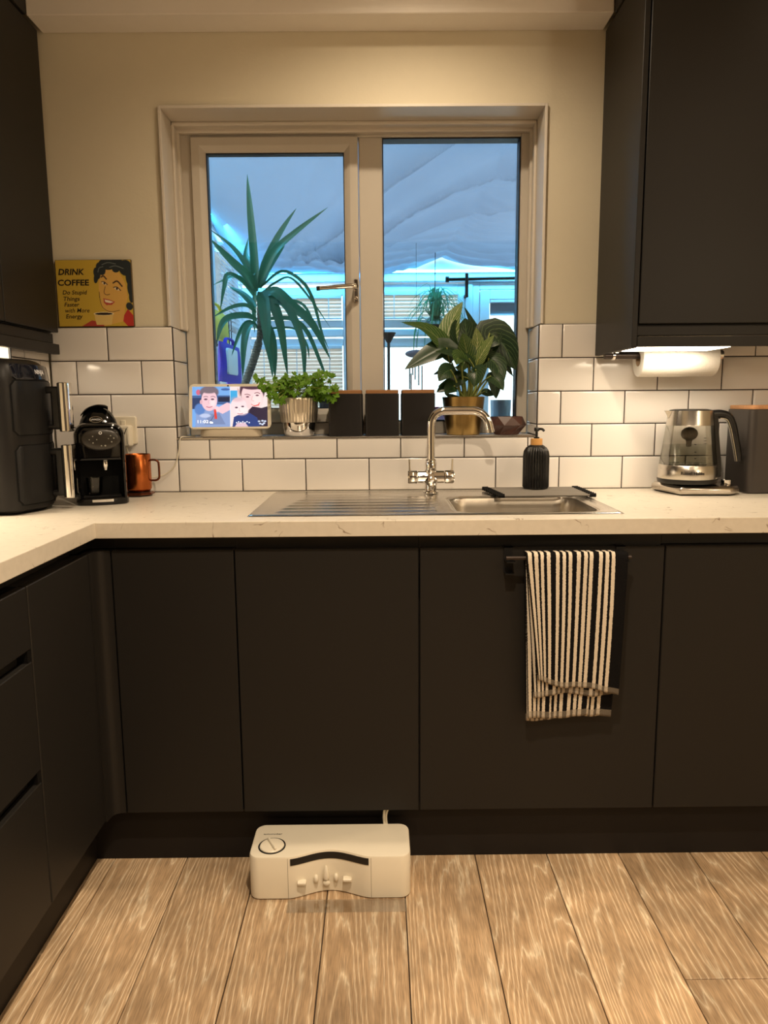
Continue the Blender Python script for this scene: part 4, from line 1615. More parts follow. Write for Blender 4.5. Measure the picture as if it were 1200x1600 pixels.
# cup stand, drip tray, glass, nozzles
tr = MB()
rings = []
for (z, g_) in ((.0006, .002), (.004, 0), (.017, 0), (.020, .003)):
    P = [(-.069 + g_, -.05), (-.069 + g_, -.112)]
    for i in range(0, 13):
        a = math.radians(180 + 180 * i / 12)
        P.append(((.066 - g_) * math.cos(a), -.120 + (.026 - g_) * math.sin(a)))
    P += [(.069 - g_, -.112), (.069 - g_, -.05)]
    rings.append([(x, y, z) for x, y in P])
tr.rings(rings)
obj('drip_tray', tr, M_BLACKG, cm, smooth=40, **L)
obj('tray_trim', MB().rings([[(.0615 * math.cos(a), -.120 + .0262 * math.sin(a), z) for z in (.0095, .0165)] + [(.060 * math.cos(a), -.120 + .0248 * math.sin(a), z) for z in (.0165, .0095)] for a in [math.radians(205 + 130 * i / 20) for i in range(21)]]), M_CHROME, cm, **L)
for i in range(5):
    obj('grate_bar', MB().box(-.050, .050, -.118 + .011 * i, -.113 + .011 * i, .0205, .0225, .0006), M_BLACK, cm, **L)
obj('nozzle', MB().lathe([(.010, .118), (.011, .106), (.008, .100), (.006, .094)], .012, -.094, 16), M_CHROME, cm, **L)
obj('milk_jug', MB().lathe([(.018, .026), (.020, .030), (.0225, .074), (.0215, .074), (.019, .032), (.002, .030)], -.020, -.088, 24, cap1=True), glassy('jug_glass', (.95, .95, .95), .8), cm, smooth=50, **L)

# ------------------------------------------------------------------ socket, plug, mug, warmer, cable
so_ = thing('wall_socket', 'white double wall socket behind the coffee machine', 'socket', (-0.834, -0.002, 1.105))
obj('plate', MB().loft(rrect(-0.9075, -0.7615, 1.0625, 1.1485, .005, 3), [(0, -.0004), (0, -.0075), (.002, -.0095)], axis='y'), M_WHITEP, so_)
for x in (-0.87, -0.80):
    obj('rocker_switch', MB().box(x - .007, x + .007, -.0125, -.009, 1.118, 1.138, .001), M_WHITEP, so_)
pl = thing('plug', 'white plug pushed into the wall socket behind the copper mug', 'plug', (-0.787, -0.02, 1.08))
obj('body', MB().loft(rrect(-0.812, -0.7725, 1.056, 1.122, .007, 4), [(0, -.0096), (0, -.030), (.004, -.038), (.010, -.039)], axis='y'), M_WHITEP, pl)

mx_, my_ = -0.738, -0.085
wm = thing('mug_warmer', 'dark copper eight-sided mug warmer on the worktop', 'mug warmer', (mx_, my_, ZW))
P8 = [(mx_ + .046 * math.cos(math.radians(22.5 + 45 * i)), my_ + .046 * math.sin(math.radians(22.5 + 45 * i))) for i in range(8)]
obj('base', MB().loft(P8, [(.010, ZW + .0005), (.0, ZW + .006), (.0, ZW + .008), (.005, ZW + .0125)]), M_COPPERD, wm, smooth=20)
obj('ring', MB().lathe([(.034, ZW + .0122), (.034, ZW + .0138), (.031, ZW + .0142)], mx_, my_, 32), M_BLACKG, wm)
mg = thing('mug', 'shiny copper mug with a thin dark handle on its warmer', 'mug', (mx_, my_, ZW + .0145))
mz = ZW + .0145
obj('cup', MB().lathe([(.030, mz), (.034, mz + .0015), (.0385, mz + .010), (.0385, mz + .110), (.0370, mz + .1125), (.0355, mz + .110), (.0355, mz + .014), (.030, mz + .008)], mx_, my_, 48), M_COPPER, mg, smooth=50)
hp = [(mx_ + .036, my_, mz + .094), (mx_ + .052, my_, mz + .094), (mx_ + .060, my_, mz + .090), (mx_ + .0635, my_, mz + .082), (mx_ + .0635, my_, mz + .044), (mx_ + .060, my_, mz + .036), (mx_ + .052, my_, mz + .032), (mx_ + .036, my_, mz + .032)]
obj('handle', MB().tube(catmull(hp, 4), .0032, 10), M_COPPERD, mg, smooth=60)

cbz = catmull([(-0.598, 0.06, 1.083), (-0.612, 0.02, 1.0835), (-0.622, -0.003, 1.0835), (-0.627, -0.0085, 1.075), (-0.632, -0.007, 1.045), (-0.645, -0.006, 1.000), (-0.672, -0.006, 0.972), (-0.700, -0.008, 0.962), (-0.735, -0.010, 0.964), (-0.78, -0.013, 1.02), (-0.792, -0.020, 1.052), (-0.792, -0.026, 1.057)], 6)
co = obj('power_cable', MB().tube(cbz, .0019, 8), M_WHITEP, None, smooth=60)
co['label'] = 'thin white cable looping down the tiles from the smart display to the plug'
co['category'] = 'cable'

# ------------------------------------------------------------------ smart display
sd = thing('smart_display', 'white-framed smart display showing two family photos on the window sill', 'smart display', (-0.478, 0.062, ZS + .0005), rotz=0.10)
M_FAB = mat('oatmeal_speaker_cloth', C(196, 184, 164), .95, bump=.5, bscale=500)
ft = MB().loft(rrect(-.098, .098, -.052, .042, .040, 8), [(.006, 0), (0, .004), (.002, .020), (.010, .034), (.024, .060)])
obj('speaker_base', ft, M_FAB, sd, smooth=50, **L)
TL = RX(-17)
SW, SH = .256, .147
def tilt(mb):
    m4 = T((0, -.050, .0275)) @ TL
    mb.v = [tuple(m4 @ Vector(v)) for v in mb.v]
    return mb
fb = MB().loft(rrect(-SW / 2, SW / 2, 0, SH, .016, 6), [(.004, .010), (0, .006), (0, .0016), (.0016, 0)], axis='y')
obj('frame', tilt(fb), M_WHITEP, sd, smooth=40, **L)
cl = tilt(MB().lathe([(.0025, .0004), (.0025, -.0006)], cx=-.006, cz=SH - .0065, axis='y', n=14))
obj('camera_lens', cl, M_BLACKG, sd, **L)
R = Raster(232, 132, (96, 128, 176))
# left photo: a child in a grey hooded top
R.box(0, .502, .0, 1.0, (110, 158, 214))
R.box(0, .502, .55, .78, (62, 92, 140))
R.box(0, .13, .45, .72, (40, 58, 96))
R.box(.34, .50, .62, .74, (26, 34, 60))
R.ell(.08, .86, .03, .07, (196, 96, 120))
R.ell(.44, .93, .06, .03, (60, 92, 150))
R.poly([(.04, 0), (.05, .36), (.16, .50), (.30, .44), (.44, .50), (.502, .36), (.502, 0)], (128, 148, 190))
R.ell(.10, .44, .07, .14, (82, 120, 180), soft=.3)
R.poly([(.16, .06), (.22, .32), (.36, .34), (.44, .06)], (112, 128, 166))
R.ell(.17, .28, .07, .05, (176, 186, 214), soft=.4)
c0 = ((R.X < .502)).astype(float)
R.ell(.225, .86, .125, .16, (104, 92, 104), clip=c0, soft=.2)
R.ell(.225, .66, .105, .265, (222, 182, 190), clip=c0, soft=.06)
R.ell(.118, .62, .018, .055, (206, 160, 170), clip=c0)
R.ell(.225, .905, .105, .075, (112, 98, 106), clip=c0, soft=.4)
R.ell(.27, .60, .04, .10, (240, 206, 208), clip=c0, soft=.9)
for x in (.178, .268):
    R.ell(x, .685, .023, .022, (96, 66, 84), clip=c0, soft=.5)
R.stroke([(.15, .745), (.18, .76), (.205, .745)], .010, (122, 92, 104))
R.stroke([(.245, .745), (.275, .76), (.305, .735)], .010, (122, 92, 104))
R.stroke([(.225, .68), (.213, .60), (.235, .585)], .007, (196, 144, 158))
R.stroke([(.19, .50), (.225, .485), (.262, .505)], .012, (168, 84, 104))
R.poly([(.30, .42), (.36, .50), (.46, .60), (.502, .58), (.502, .42), (.40, .32)], (224, 184, 192))
R.ell(.325, .44, .035, .07, (230, 190, 196), soft=.3)
R.poly([(.285, .40), (.315, .42), (.33, .20), (.295, .20)], (206, 62, 56))
R.ell(.30, .40, .016, .04, (214, 72, 62))
R.stroke([(.285, .28), (.24, .14)], .008, (60, 60, 84))
# right photo: a smiling woman holding a baby
R.box(.502, 1.0, 0, 1, (226, 206, 204))
R.box(.502, .60, .56, .90, (58, 156, 206))
R.poly([(.60, .98), (.66, .80), (.62, .74), (.60, .9)], (206, 168, 160))
R.ell(.80, .90, .17, .34, (72, 46, 62), soft=.1)
R.ell(.80, .74, .145, .33, (232, 192, 192), rot=12, soft=.08)
R.ell(.80, 1.02, .16, .10, (74, 48, 62), soft=.2)
R.ell(.86, .66, .07, .16, (244, 208, 204), soft=.9)
R.stroke([(.70, .80), (.735, .805), (.77, .78)], .012, (110, 70, 80))
R.stroke([(.83, .83), (.87, .845), (.90, .82)], .012, (110, 70, 80))
R.ell(.735, .74, .022, .020, (98, 64, 78), soft=.5)
R.ell(.865, .775, .022, .020, (98, 64, 78), soft=.5)
R.stroke([(.80, .76), (.79, .66), (.82, .635)], .008, (206, 150, 152))
R.poly([(.775, .555), (.84, .57), (.905, .60), (.885, .52), (.83, .50)], (214, 108, 104))
R.poly([(.79, .555), (.84, .565), (.89, .585), (.86, .545), (.82, .535)], (250, 236, 230))
R.poly([(.72, .0), (.74, .40), (.80, .50), (.92, .46), (1.0, .50), (1.0, 0)], (40, 30, 52))
R.poly([(.53, 0), (.55, .24), (.62, .30), (.76, .34), (.86, .22), (.90, 0)], (36, 58, 116))
R.ell(.615, .51, .108, .215, (236, 204, 206), rot=6, soft=.06)
R.ell(.60, .68, .08, .06, (176, 140, 148), soft=.9, op=.5)
R.ell(.655, .40, .075, .10, (244, 216, 214), soft=.8)
for x, z in ((.585, .475), (.668, .50)):
    R.ell(x, z, .020, .020, (70, 52, 74), soft=.5)
R.stroke([(.625, .46), (.622, .40), (.64, .385)], .007, (206, 160, 164))
R.stroke([(.60, .325), (.635, .315), (.668, .33)], .011, (178, 104, 118))
R.poly([(.56, .0), (.60, .10), (.70, .10), (.74, .0)], (206, 176, 188))
for i in range(7):
    R.ell(.585 + .028 * i, .10 + .02 * (i % 2), .009, .016, (232, 236, 244))
for (x, z) in ((.93, .14), (.95, .08), (.90, .07), (.965, .13), (.93, .05), (.885, .13)):
    R.ell(x, z, .016, .02, (196, 206, 226), soft=.6)
R.box(.499, .505, 0, 1, (214, 226, 240))
screen = print_mesh('screen', R, .234, .1315, attr_mat('lit_screen', .15, 1.0), sd, T((0, -.050, .0275)) @ TL @ T((0, -.0006, SH / 2 - .0015)))
M_SCRW = emit('screen_white', (.92, .95, 1, 1), 1.0)
text('clock_digits', '11:02', .033, .0095, M_SCRW, screen, T((-.100, -.0004, -.053)))
for i, (x, z, r_) in enumerate(((-.060, -.0510, .0034), (-.0555, -.0520, .0026))):
    obj('weather_icon', MB().lathe([(r_, -.0002), (r_, -.0005)], cx=x, cz=z, axis='y', n=12), M_SCRW, screen, local=True)

# ------------------------------------------------------------------ canisters
def canister(x0, label, z0=ZS + .0005):
    t = thing('canister', label, 'canister', (x0 + .0535, .078, z0), group='black kitchen canisters on the sill')
    b = MB().loft(rrect(-.0535, .0535, -.0535, .0535, .006, 3), [(.002, 0), (0, .002), (0, .1325), (.001, .1335)])
    obj('box', b, M_CANB, t, local=True)
    l = MB().loft(rrect(-.0515, .0515, -.0515, .0515, .005, 3), [(.001, .1335), (0, .1345), (0, .1435), (.0015, .145)])
    obj('lid', l, M_WOODLID, t, local=True)
    return t
M_CANB = mat('black_powder_coat', C(15, 11, 11), 0.4)
c1 = canister(-0.1635, 'square black canister with wooden lid, leftmost of three, beside the herb pot')
dup(c1, (-0.0475 + .0535, .077, ZS + .0005), 'square black canister with wooden lid in the middle of the row of three')
dup(c1, (0.0668 + .0535, .079, ZS + .0005), 'square black canister with wooden lid behind the tap spout, nearest the brass pot')

# ------------------------------------------------------------------ plants: leaves
def leaf(pts, w, wprof, fold=.25, n=14, m=4, up=Vector((0, 0, 1)), twist=0.0, curl=0.0):
    """blade along a curve; wprof(t) gives the half width factor"""
    P = catmull(pts, max(2, n // (len(pts) - 1)))
    k = len(P)
    mb = MB()
    rows, uv = [], []
    for i, p in enumerate(P):
        t_ = i / (k - 1)
        tg = (P[min(i + 1, k - 1)] - P[max(i - 1, 0)]).normalized()
        side = tg.cross(up)
        if side.length < .15:
            side = tg.cross(Vector((0, -1, .3)))
        side.normalize()
        nrm = side.cross(tg).normalized()
        if twist:
            q = Matrix.Rotation(twist * (.3 + .7 * t_), 3, tg)
            side, nrm = q @ side, q @ nrm
        hw = w / 2 * wprof(t_)
        row = []
        for j in range(-m, m + 1):
            s = j / m
            row.append(tuple(p + side * (hw * s) + nrm * (fold * hw * (abs(s) - .5) + curl * hw * s * s)))
            uv.append((.5 + s / 2, t_))
        rows.append(row)
    mb.grid(rows)
    mb.uv = uv
    return mb
blade = lambda t: max(.02, (min(1, .55 + 2.2 * t)) * (1 - t ** 3.2) ** .9)
oval = lambda t: .05 if t < .30 else max(.03, math.sin(math.pi * ((t - .30) / .70) ** .75) ** .75)
M_STEM = mat('pale_leaf_stem', C(150, 160, 84), .45, var=.15, scale=20)

# birkin in a brass pot
BIRKIN = [
 ([(0.254,0.1,1.243),(0.226,0.092,1.324),(0.202,0.085,1.376),(0.146,0.077,1.42),(0.069,0.07,1.437)],0.0547,0),
 ([(0.266,0.1,1.243),(0.232,0.113,1.315),(0.218,0.125,1.377),(0.235,0.138,1.449),(0.27,0.15,1.507)],0.0547,1),
 ([(0.289,0.1,1.243),(0.293,0.107,1.304),(0.294,0.115,1.356),(0.28,0.122,1.407),(0.278,0.13,1.454)],0.0758,2),
 ([(0.307,0.1,1.263),(0.33,0.117,1.335),(0.338,0.135,1.377),(0.304,0.152,1.44),(0.276,0.17,1.492)],0.0316,2),
 ([(0.295,0.1,1.212),(0.306,0.087,1.283),(0.316,0.075,1.323),(0.338,0.062,1.362),(0.36,0.05,1.392)],0.0421,1),
 ([(0.289,0.1,1.222),(0.298,0.092,1.294),(0.305,0.085,1.333),(0.312,0.077,1.373),(0.306,0.07,1.418)],0.0421,1),
 ([(0.314,0.1,1.243),(0.334,0.105,1.324),(0.355,0.11,1.405),(0.404,0.115,1.365),(0.444,0.12,1.288)],0.0884,2),
 ([(0.32,0.1,1.232),(0.342,0.113,1.294),(0.368,0.125,1.335),(0.402,0.138,1.322),(0.439,0.15,1.268)],0.0547,2),
 ([(0.258,0.1,1.223),(0.229,0.085,1.294),(0.213,0.07,1.357),(0.155,0.055,1.337),(0.079,0.04,1.289)],0.0589,3),
 ([(0.293,0.1,1.222),(0.305,0.083,1.283),(0.284,0.065,1.322),(0.225,0.048,1.338),(0.173,0.03,1.343)],0.0421,2),
 ([(0.314,0.1,1.222),(0.338,0.08,1.282),(0.346,0.06,1.322),(0.372,0.04,1.296),(0.38,0.02,1.228)],0.0589,2),
 ([(0.293,0.1,1.206),(0.291,0.085,1.253),(0.263,0.07,1.267),(0.226,0.055,1.246),(0.184,0.04,1.234)],0.0379,3),
 ([(0.279,0.1,1.218),(0.247,0.12,1.264),(0.224,0.14,1.292),(0.204,0.16,1.287),(0.176,0.18,1.275)],0.0316,3),
 ([(0.279,0.1,1.198),(0.251,0.095,1.227),(0.23,0.09,1.231),(0.207,0.085,1.231),(0.182,0.08,1.217)],0.0316,2),
 ([(0.325,0.1,1.218),(0.356,0.107,1.263),(0.37,0.115,1.267),(0.378,0.122,1.232),(0.382,0.13,1.195)],0.0358,2),
 ([(0.304,0.1,1.198),(0.323,0.087,1.21),(0.336,0.075,1.218),(0.348,0.062,1.211),(0.361,0.05,1.205)],0.0231,2),
 ([(0.289,0.1,1.198),(0.265,0.087,1.198),(0.247,0.075,1.198),(0.23,0.062,1.202),(0.206,0.05,1.21)],0.021,3),
]
BIRKIN += [
 (((.262, .09, 1.205), (.238, .05, 1.26), (.222, .025, 1.285), (.200, .005, 1.275), (.182, -.005, 1.250)), .045, 2),
 (((.285, .09, 1.205), (.296, .05, 1.262), (.300, .02, 1.285), (.298, .0, 1.262), (.292, -.008, 1.232)), .050, 2),
 (((.272, .09, 1.205), (.262, .06, 1.27), (.258, .04, 1.31), (.246, .015, 1.325), (.236, -.004, 1.300)), .050, 0),
 (((.300, .09, 1.205), (.330, .05, 1.250), (.348, .03, 1.265), (.368, .01, 1.250), (.384, .0, 1.220)), .044, 2),
 (((.280, .10, 1.205), (.268, .11, 1.30), (.262, .12, 1.36), (.252, .125, 1.41), (.246, .13, 1.45)), .060, 2),
 (((.300, .10, 1.205), (.330, .11, 1.30), (.352, .12, 1.36), (.372, .13, 1.40), (.380, .135, 1.44)), .056, 2),
 (((.270, .09, 1.200), (.250, .07, 1.225), (.236, .05, 1.236), (.218, .03, 1.228), (.204, .02, 1.210)), .036, 3),
 (((.288, .10, 1.21), (.286, .09, 1.28), (.282, .08, 1.33), (.272, .07, 1.37), (.262, .065, 1.40)), .050, 0),
]
gx_, gy_ = 0.270, 0.092
gp0 = thing('potted_philodendron', 'leafy green plant with pale-striped leaves in a tapered brass pot behind the tap', 'potted plant', (gx_, gy_, ZS + .0005))
pz = ZS + .0005
obj('pot', MB().lathe([(.050, pz), (.053, pz + .001), (.0545, pz + .004), (.0685, pz + .118), (.069, pz + .121), (.0675, pz + .122), (.0665, pz + .119), (.064, pz + .100)], gx_, gy_, 48), M_GOLD, gp0, smooth=50)
obj('soil', MB().lathe([(.0645, pz + .100), (.060, pz + .104), (.03, pz + .107), (.004, pz + .108)], gx_, gy_, 24), M_SOIL, gp0)
BM = [leaf_mat('birkin_leaf_mid', C(52, 84, 34), C(168, 176, 110), .55), leaf_mat('birkin_leaf_pale', C(104, 130, 66), C(226, 224, 176), .9), leaf_mat('birkin_leaf_dark', C(32, 56, 32), C(126, 150, 100), .45), leaf_mat('birkin_leaf_plain', C(36, 62, 30), C(70, 100, 58), .25)]
stems = MB()
for i, (pts, w, k) in enumerate(BIRKIN):
    pts = [(p[0], min(p[1], .145), p[2]) for p in pts]
    face = Vector((0.15 * (1 if i % 2 else -1), -.75, .62))
    mb = leaf(pts, w * 1.28, oval, fold=.30, n=20, m=5, up=face, twist=(.35 if i % 3 == 0 else -.25), curl=-.15)
    mb.v = [(v[0], min(v[1], .163), v[2]) for v in mb.v]
    obj('leaf', mb, BM[k], gp0, smooth=60)
    P = catmull([(gx_ + (pts[0][0] - gx_) * .5, gy_ + .004 * (i % 5 - 2), pz + .100)] + list(pts[:3]), 5)
    stems.tube(P, [.0042 - .0022 * q / (len(P) - 1) for q in range(len(P))], 7)
so2 = obj('stems', stems, M_STEM, gp0, smooth=60, kind='stuff')

# herb in a silver pot
hx_, hy_ = -0.263, 0.080
hb = thing('herb_pot', 'leafy green parsley in a silver ridged pot beside the smart display', 'potted plant', (hx_, hy_, ZS + .0005))
M_SILV = mat('silver_leaf_pot', C(216, 206, 188), .32, .85, var=.05)
pr = [(.040, 0), (.0455, .002), (.0505, .014), (.0545, .036), (.0555, .044)]
obj('pot', MB().lathe([(a, pz + b) for a, b in pr], hx_, hy_, 48, cap1=True), M_CHROME, hb, smooth=50, label='mirror-bright lower bowl')
up_ = MB()
rings = []
for (r_, z, am) in ((.0545, .044, 0), (.0575, .046, .6), (.0605, .080, 1), (.0635, .114, 1), (.0645, .121, .4), (.0630, .1225, 0), (.0605, .118, 0), (.058, .100, 0)):
    rings.append([(hx_ + (r_ + am * .0010 * math.cos(36 * a)) * math.cos(a), hy_ + (r_ + am * .0010 * math.cos(36 * a)) * math.sin(a), pz + z) for a in [2 * math.pi * i / 144 for i in range(144)]])
up_.rings(rings)
obj('pot_sleeve', up_, M_SILV, hb, smooth=60, label='ridged silver upper sleeve')
obj('soil', MB().lathe([(.057, pz + .106), (.03, pz + .109), (.004, pz + .110)], hx_, hy_, 24), M_SOIL, hb)
fol, fuv = MB(), []
stm = MB()
rr = random.Random(11)
def parsley(c, r_, nrm, ang):
    """three-lobed toothed leaflet"""
    nrm = nrm.normalized()
    a = nrm.cross(Vector((math.cos(ang), math.sin(ang), .2))).normalized()
    b = nrm.cross(a)
    out = []
    for lob, lr in ((-75, .8), (0, 1.0), (75, .8)):
        for dd, k in ((-32, .62), (-14, 1.0), (0, .84), (14, 1.0), (32, .60)):
            t_ = math.radians(lob + dd)
            out.append(c + (a * math.sin(t_) + b * math.cos(t_)) * (r_ * lr * k) + nrm * (r_ * rr.uniform(-.12, .12)))
    vs = [tuple(c)] + [tuple(p) for p in out] + [tuple(c - b * r_ * .35)]
    fol.add(vs, [(0, i, i + 1) for i in range(1, 15)] + [(0, 15, 16), (0, 16, 1)])
    fuv.extend([(.55, .3)] + [(.6 + .3 * (i % 3) / 3, .9) for i in range(15)] + [(.5, 0)])
for i in range(46):
    a = rr.uniform(0, 6.283)
    el_ = rr.uniform(.05, 1.0)
    R0 = .118 * (0.45 + .55 * rr.random())
    tip = Vector((hx_ + R0 * math.cos(a) * (1.12 - .35 * el_), hy_ + .50 * R0 * math.sin(a) - .008, pz + .118 + .085 * el_ ** .8 - .02 * rr.random()))
    tip.y = min(tip.y, .135)
    if tip.x > -.185:
        tip.y = min(tip.y, .010)
    if tip.x < -.345:
        tip.y = min(tip.y, -.008)
    if tip.x < hx_ - .06:
        tip.z += .01
    st = Vector((hx_ + rr.uniform(-.03, .03), hy_ + rr.uniform(-.03, .03), pz + .106))
    mid = (st + tip) / 2 + Vector((0, 0, .025))
    stm.tube(catmull([st, mid, tip], 4), .0009, 5)
    for k in range(6):
        c = tip + Vector((rr.uniform(-.018, .018), rr.uniform(-.014, .014), rr.uniform(-.014, .014)))
        parsley(c, rr.uniform(.011, .0175), Vector((rr.uniform(-.7, .7), -.8, rr.uniform(.1, .9))), rr.uniform(0, 6.28))
for (tx2, tz2) in ((-0.376, 1.262), (-0.366, 1.238), (-0.150, 1.262), (-0.148, 1.236), (-0.160, 1.215), (-0.335, 1.200), (-0.345, 1.222)):
    tip = Vector((tx2, .002, tz2))
    stm.tube(catmull([(hx_, hy_ - .02, pz + .106), ((hx_ + tx2) / 2, .055, 1.225), tip], 4), .0010, 5)
    for k in range(6):
        parsley(tip + Vector((rr.uniform(-.013, .013), rr.uniform(-.01, .01), rr.uniform(-.012, .012))), rr.uniform(.011, .016), Vector((rr.uniform(-.6, .6), -.8, rr.uniform(.1, .9))), rr.uniform(0, 6.28))
fol.uv = fuv
obj('foliage', fol, leaf_mat('parsley_leaf', C(104, 150, 34), C(156, 190, 60), .3, .5, .35), hb, smooth=0, kind='stuff')
obj('stems', stm, M_STEM, hb, kind='stuff')

# faceted brown planter
fx, fy = 0.408, 0.068
fp = thing('faceted_planter', 'small dark brown faceted bowl at the right end of the sill', 'planter', (fx, fy, pz))
rings = []
for (r_, z, o) in ((.036, 0, 0), (.0385, .001, 0), (.0625, .031, .5), (.0520, .058, 0), (.0500, .0585, 0), (.044, .040, 0)):
    rings.append([(fx + r_ * math.cos(2 * math.pi * (i + o) / 7 - .5), fy + r_ * .92 * math.sin(2 * math.pi * (i + o) / 7 - .5), pz + z) for i in range(7)])
obj('bowl', MB().rings(rings), mat('dark_walnut', C(70, 40, 30), .38, var=.15, scale=20), fp, smooth=0)
obj('soil', MB().lathe([(.043, pz + .0405), (.004, pz + .043)], fx, fy, 14), M_SOIL, fp)

# ------------------------------------------------------------------ kettle
kx, ky = 0.918, -0.128
kt = thing('glass_kettle', 'glass and steel electric kettle half full of water with a black handle', 'kettle', (kx, ky, ZW))
BP = [(0.838, -0.055), (0.868, -0.205), (1.012, -0.215), (1.050, -0.185), (1.054, -0.075), (1.03, -0.045), (0.86, -0.040)]
bs = thing('kettle_base', 'angular steel power base under the glass kettle', 'kettle base', (0.95, -0.13, ZW))
M_BASE = mat('satin_steel_shell', C(196, 188, 178), .2, 1.0, var=.03)
obj('shell', MB().loft(BP, [(.004, ZW + .003), (0, ZW + .007), (0, ZW + .020), (.007, ZW + .027), (.014, ZW + .0285)]), M_BASE, bs, smooth=30, bevel=.003)
obj('foot', MB().loft(BP, [(.010, ZW + .0005), (.008, ZW + .004)]), M_RUBBER, bs)
obj('control_dial', MB().lathe([(.015, ZW + .0285), (.015, ZW + .041), (.013, ZW + .043)], 1.026, -.150, 24), M_CHROME, bs)
kz = ZW + .031
kt.location = (kx, ky, kz)
prof_r = lambda h: .0845 - .0215 * min(1, h / .205)
obj('foot_ring', MB().lathe([(.074, kz), (.083, kz + .002), (.0855, kz + .012), (.0845, kz + .015)], kx, ky, 48), M_BLACK, kt)
lb_ = MB().lathe([(.084, kz + .0145), (.0848, kz + .016), (.0825, kz + .055), (.0815, kz + .056)], kx, ky, 56)
obj('lower_band', lb_, M_STEEL, kt, smooth=50)
obj('glass_body', MB().lathe([(.0812, kz + .056), (.0665, kz + .172), (.0650, kz + .172), (.0797, kz + .056)], kx, ky, 56, cap0=False, cap1=False), glassy('kettle_glass', (.97, .965, .94), .45), kt, smooth=50)
obj('water', MB().lathe([(.0790, kz + .0565), (.0722, kz + .112)], kx, ky, 48), glassy('water', (.84, .86, .83), .6, 1.33), kt, smooth=50)
ub = MB().lathe([(.0668, kz + .171), (.0662, kz + .173), (.0625, kz + .214), (.0600, kz + .214), (.0600, kz + .212)], kx, ky, 56)
obj('upper_band', ub, M_STEEL, kt, smooth=50)
sp2 = MB().rings([[(kx - .060, ky - .016, kz + .213), (kx - .060, ky + .016, kz + .213), (kx - .062, ky, kz + .186)], [(kx - .077, ky - .004, kz + .2145), (kx - .077, ky + .004, kz + .2145), (kx - .075, ky, kz + .210)]])
obj('spout', sp2, M_STEEL, kt)
obj('lid', MB().lathe([(.0595, kz + .212), (.0585, kz + .216), (.045, kz + .2185), (.004, kz + .219)], kx, ky, 40), M_BLACK, kt)
inf = MB()
inf.ball((kx - .004, ky - .01, kz + .146), (.024, .024, .020), 18, 10)
inf.lathe([(.010, kz + .128), (.008, kz + .122), (.0075, kz + .110), (.003, kz + .108)], kx - .004, ky - .01, 14)
obj('limescale_ball', inf, mat('grey_wire_ball', C(92, 84, 74), .6, .3, bump=.9, bscale=260), kt, smooth=50)
M_HND = M_BLACK
ha = MB()
rr_ = lambda c, ax, hw, hd: None
st_ = catmull([(kx + .0815, ky - .010, kz + .018), (kx + .0805, ky - .010, kz + .06), (kx + .0700, ky - .010, kz + .14), (kx + .0635, ky - .010, kz + .205)], 5)
rings = [[(p.x + a, p.y + b, p.z) for a, b in ((-.004, -.013), (.011, -.011), (.011, .011), (-.004, .013))] for p in st_]
ha.rings(rings)
gr = catmull([(kx + .060, ky - .012, kz + .203), (kx + .085, ky - .012, kz + .204), (kx + .108, ky - .012, kz + .196), (kx + .122, ky - .012, kz + .170), (kx + .133, ky - .012, kz + .128), (kx + .143, ky - .012, kz + .082), (kx + .146, ky - .012, kz + .066)], 5)
rings = []
for i, p in enumerate(gr):
    tg = (gr[min(i + 1, len(gr) - 1)] - gr[max(i - 1, 0)]).normalized()
    nn = Vector((tg.z, 0, -tg.x))
    t_ = i / (len(gr) - 1)
    h1 = .0125 - .003 * t_
    rings.append([tuple(p + nn * (h1 * math.cos(a)) + Vector((0, .0125 * math.sin(a), 0))) for a in [2 * math.pi * k / 14 for k in range(14)]])
ha2 = MB().rings(rings)
hd_ = obj('handle', ha2, M_HND, kt, smooth=60)
obj('handle_spine', ha, M_HND, kt, smooth=40, bevel=.002)
tr2 = MB()
rings = []
for i, p in enumerate(gr[4:]):
    j = i + 4
    tg = (gr[min(j + 1, len(gr) - 1)] - gr[j - 1]).normalized()
    nn = Vector((-tg.z, 0, tg.x)) * -1
    t_ = j / (len(gr) - 1)
    h1 = .0125 - .003 * t_ + .0006
    c = p + nn * h1
    rings.append([tuple(c + nn * (.0022 * math.cos(a)) + Vector((0, .0075 * math.sin(a) - .004, 0))) for a in [2 * math.pi * k / 10 for k in range(10)]])
tr2.rings(rings)
obj('handle_trim', tr2, M_CHROME, hd_, smooth=60)
text('lettering', 'Russell Hobbs', .066, .0095, M_INK, kt, T((0, 0, .030)) @ RZ(-12), .02, wrap=.0853)
for i, z in enumerate((.078, .096, .118)):
    obj('level_mark', MB().box(-.014, -.009, -.0815 + .125 * (z - .056), -.0805 + .125 * (z - .056), z - .0012, z + .0012), M_INK, kt, local=True)
for i, z in enumerate((.136, .128, .120)):
    obj('level_mark', MB().box(.014, .022, -.0795 + .125 * (z - .056), -.0785 + .125 * (z - .056), z - .0006, z + .0006), M_INK, kt, local=True)

# ------------------------------------------------------------------ bread bin
bn = thing('bread_bin', 'dark grey steel canister with a cork lid beside the kettle', 'canister', (1.19, -0.092, ZW))
BO = rrect(1.078, 1.30, -0.172, -0.012, .022, 6)
obj('box', MB().loft(BO, [(.003, ZW + .0006), (0, ZW + .004), (0, ZW + .2455), (.002, ZW + .2475)]), mat('dark_grey_steel', C(72, 67, 64), .36, .5, var=.05), bn, smooth=40)
obj('lid', MB().loft(rrect(1.081, 1.297, -0.169, -0.015, .020, 6), [(.001, ZW + .2475), (0, ZW + .249), (0, ZW + .2575), (.002, ZW + .2595)]), M_CORK, bn, smooth=40)

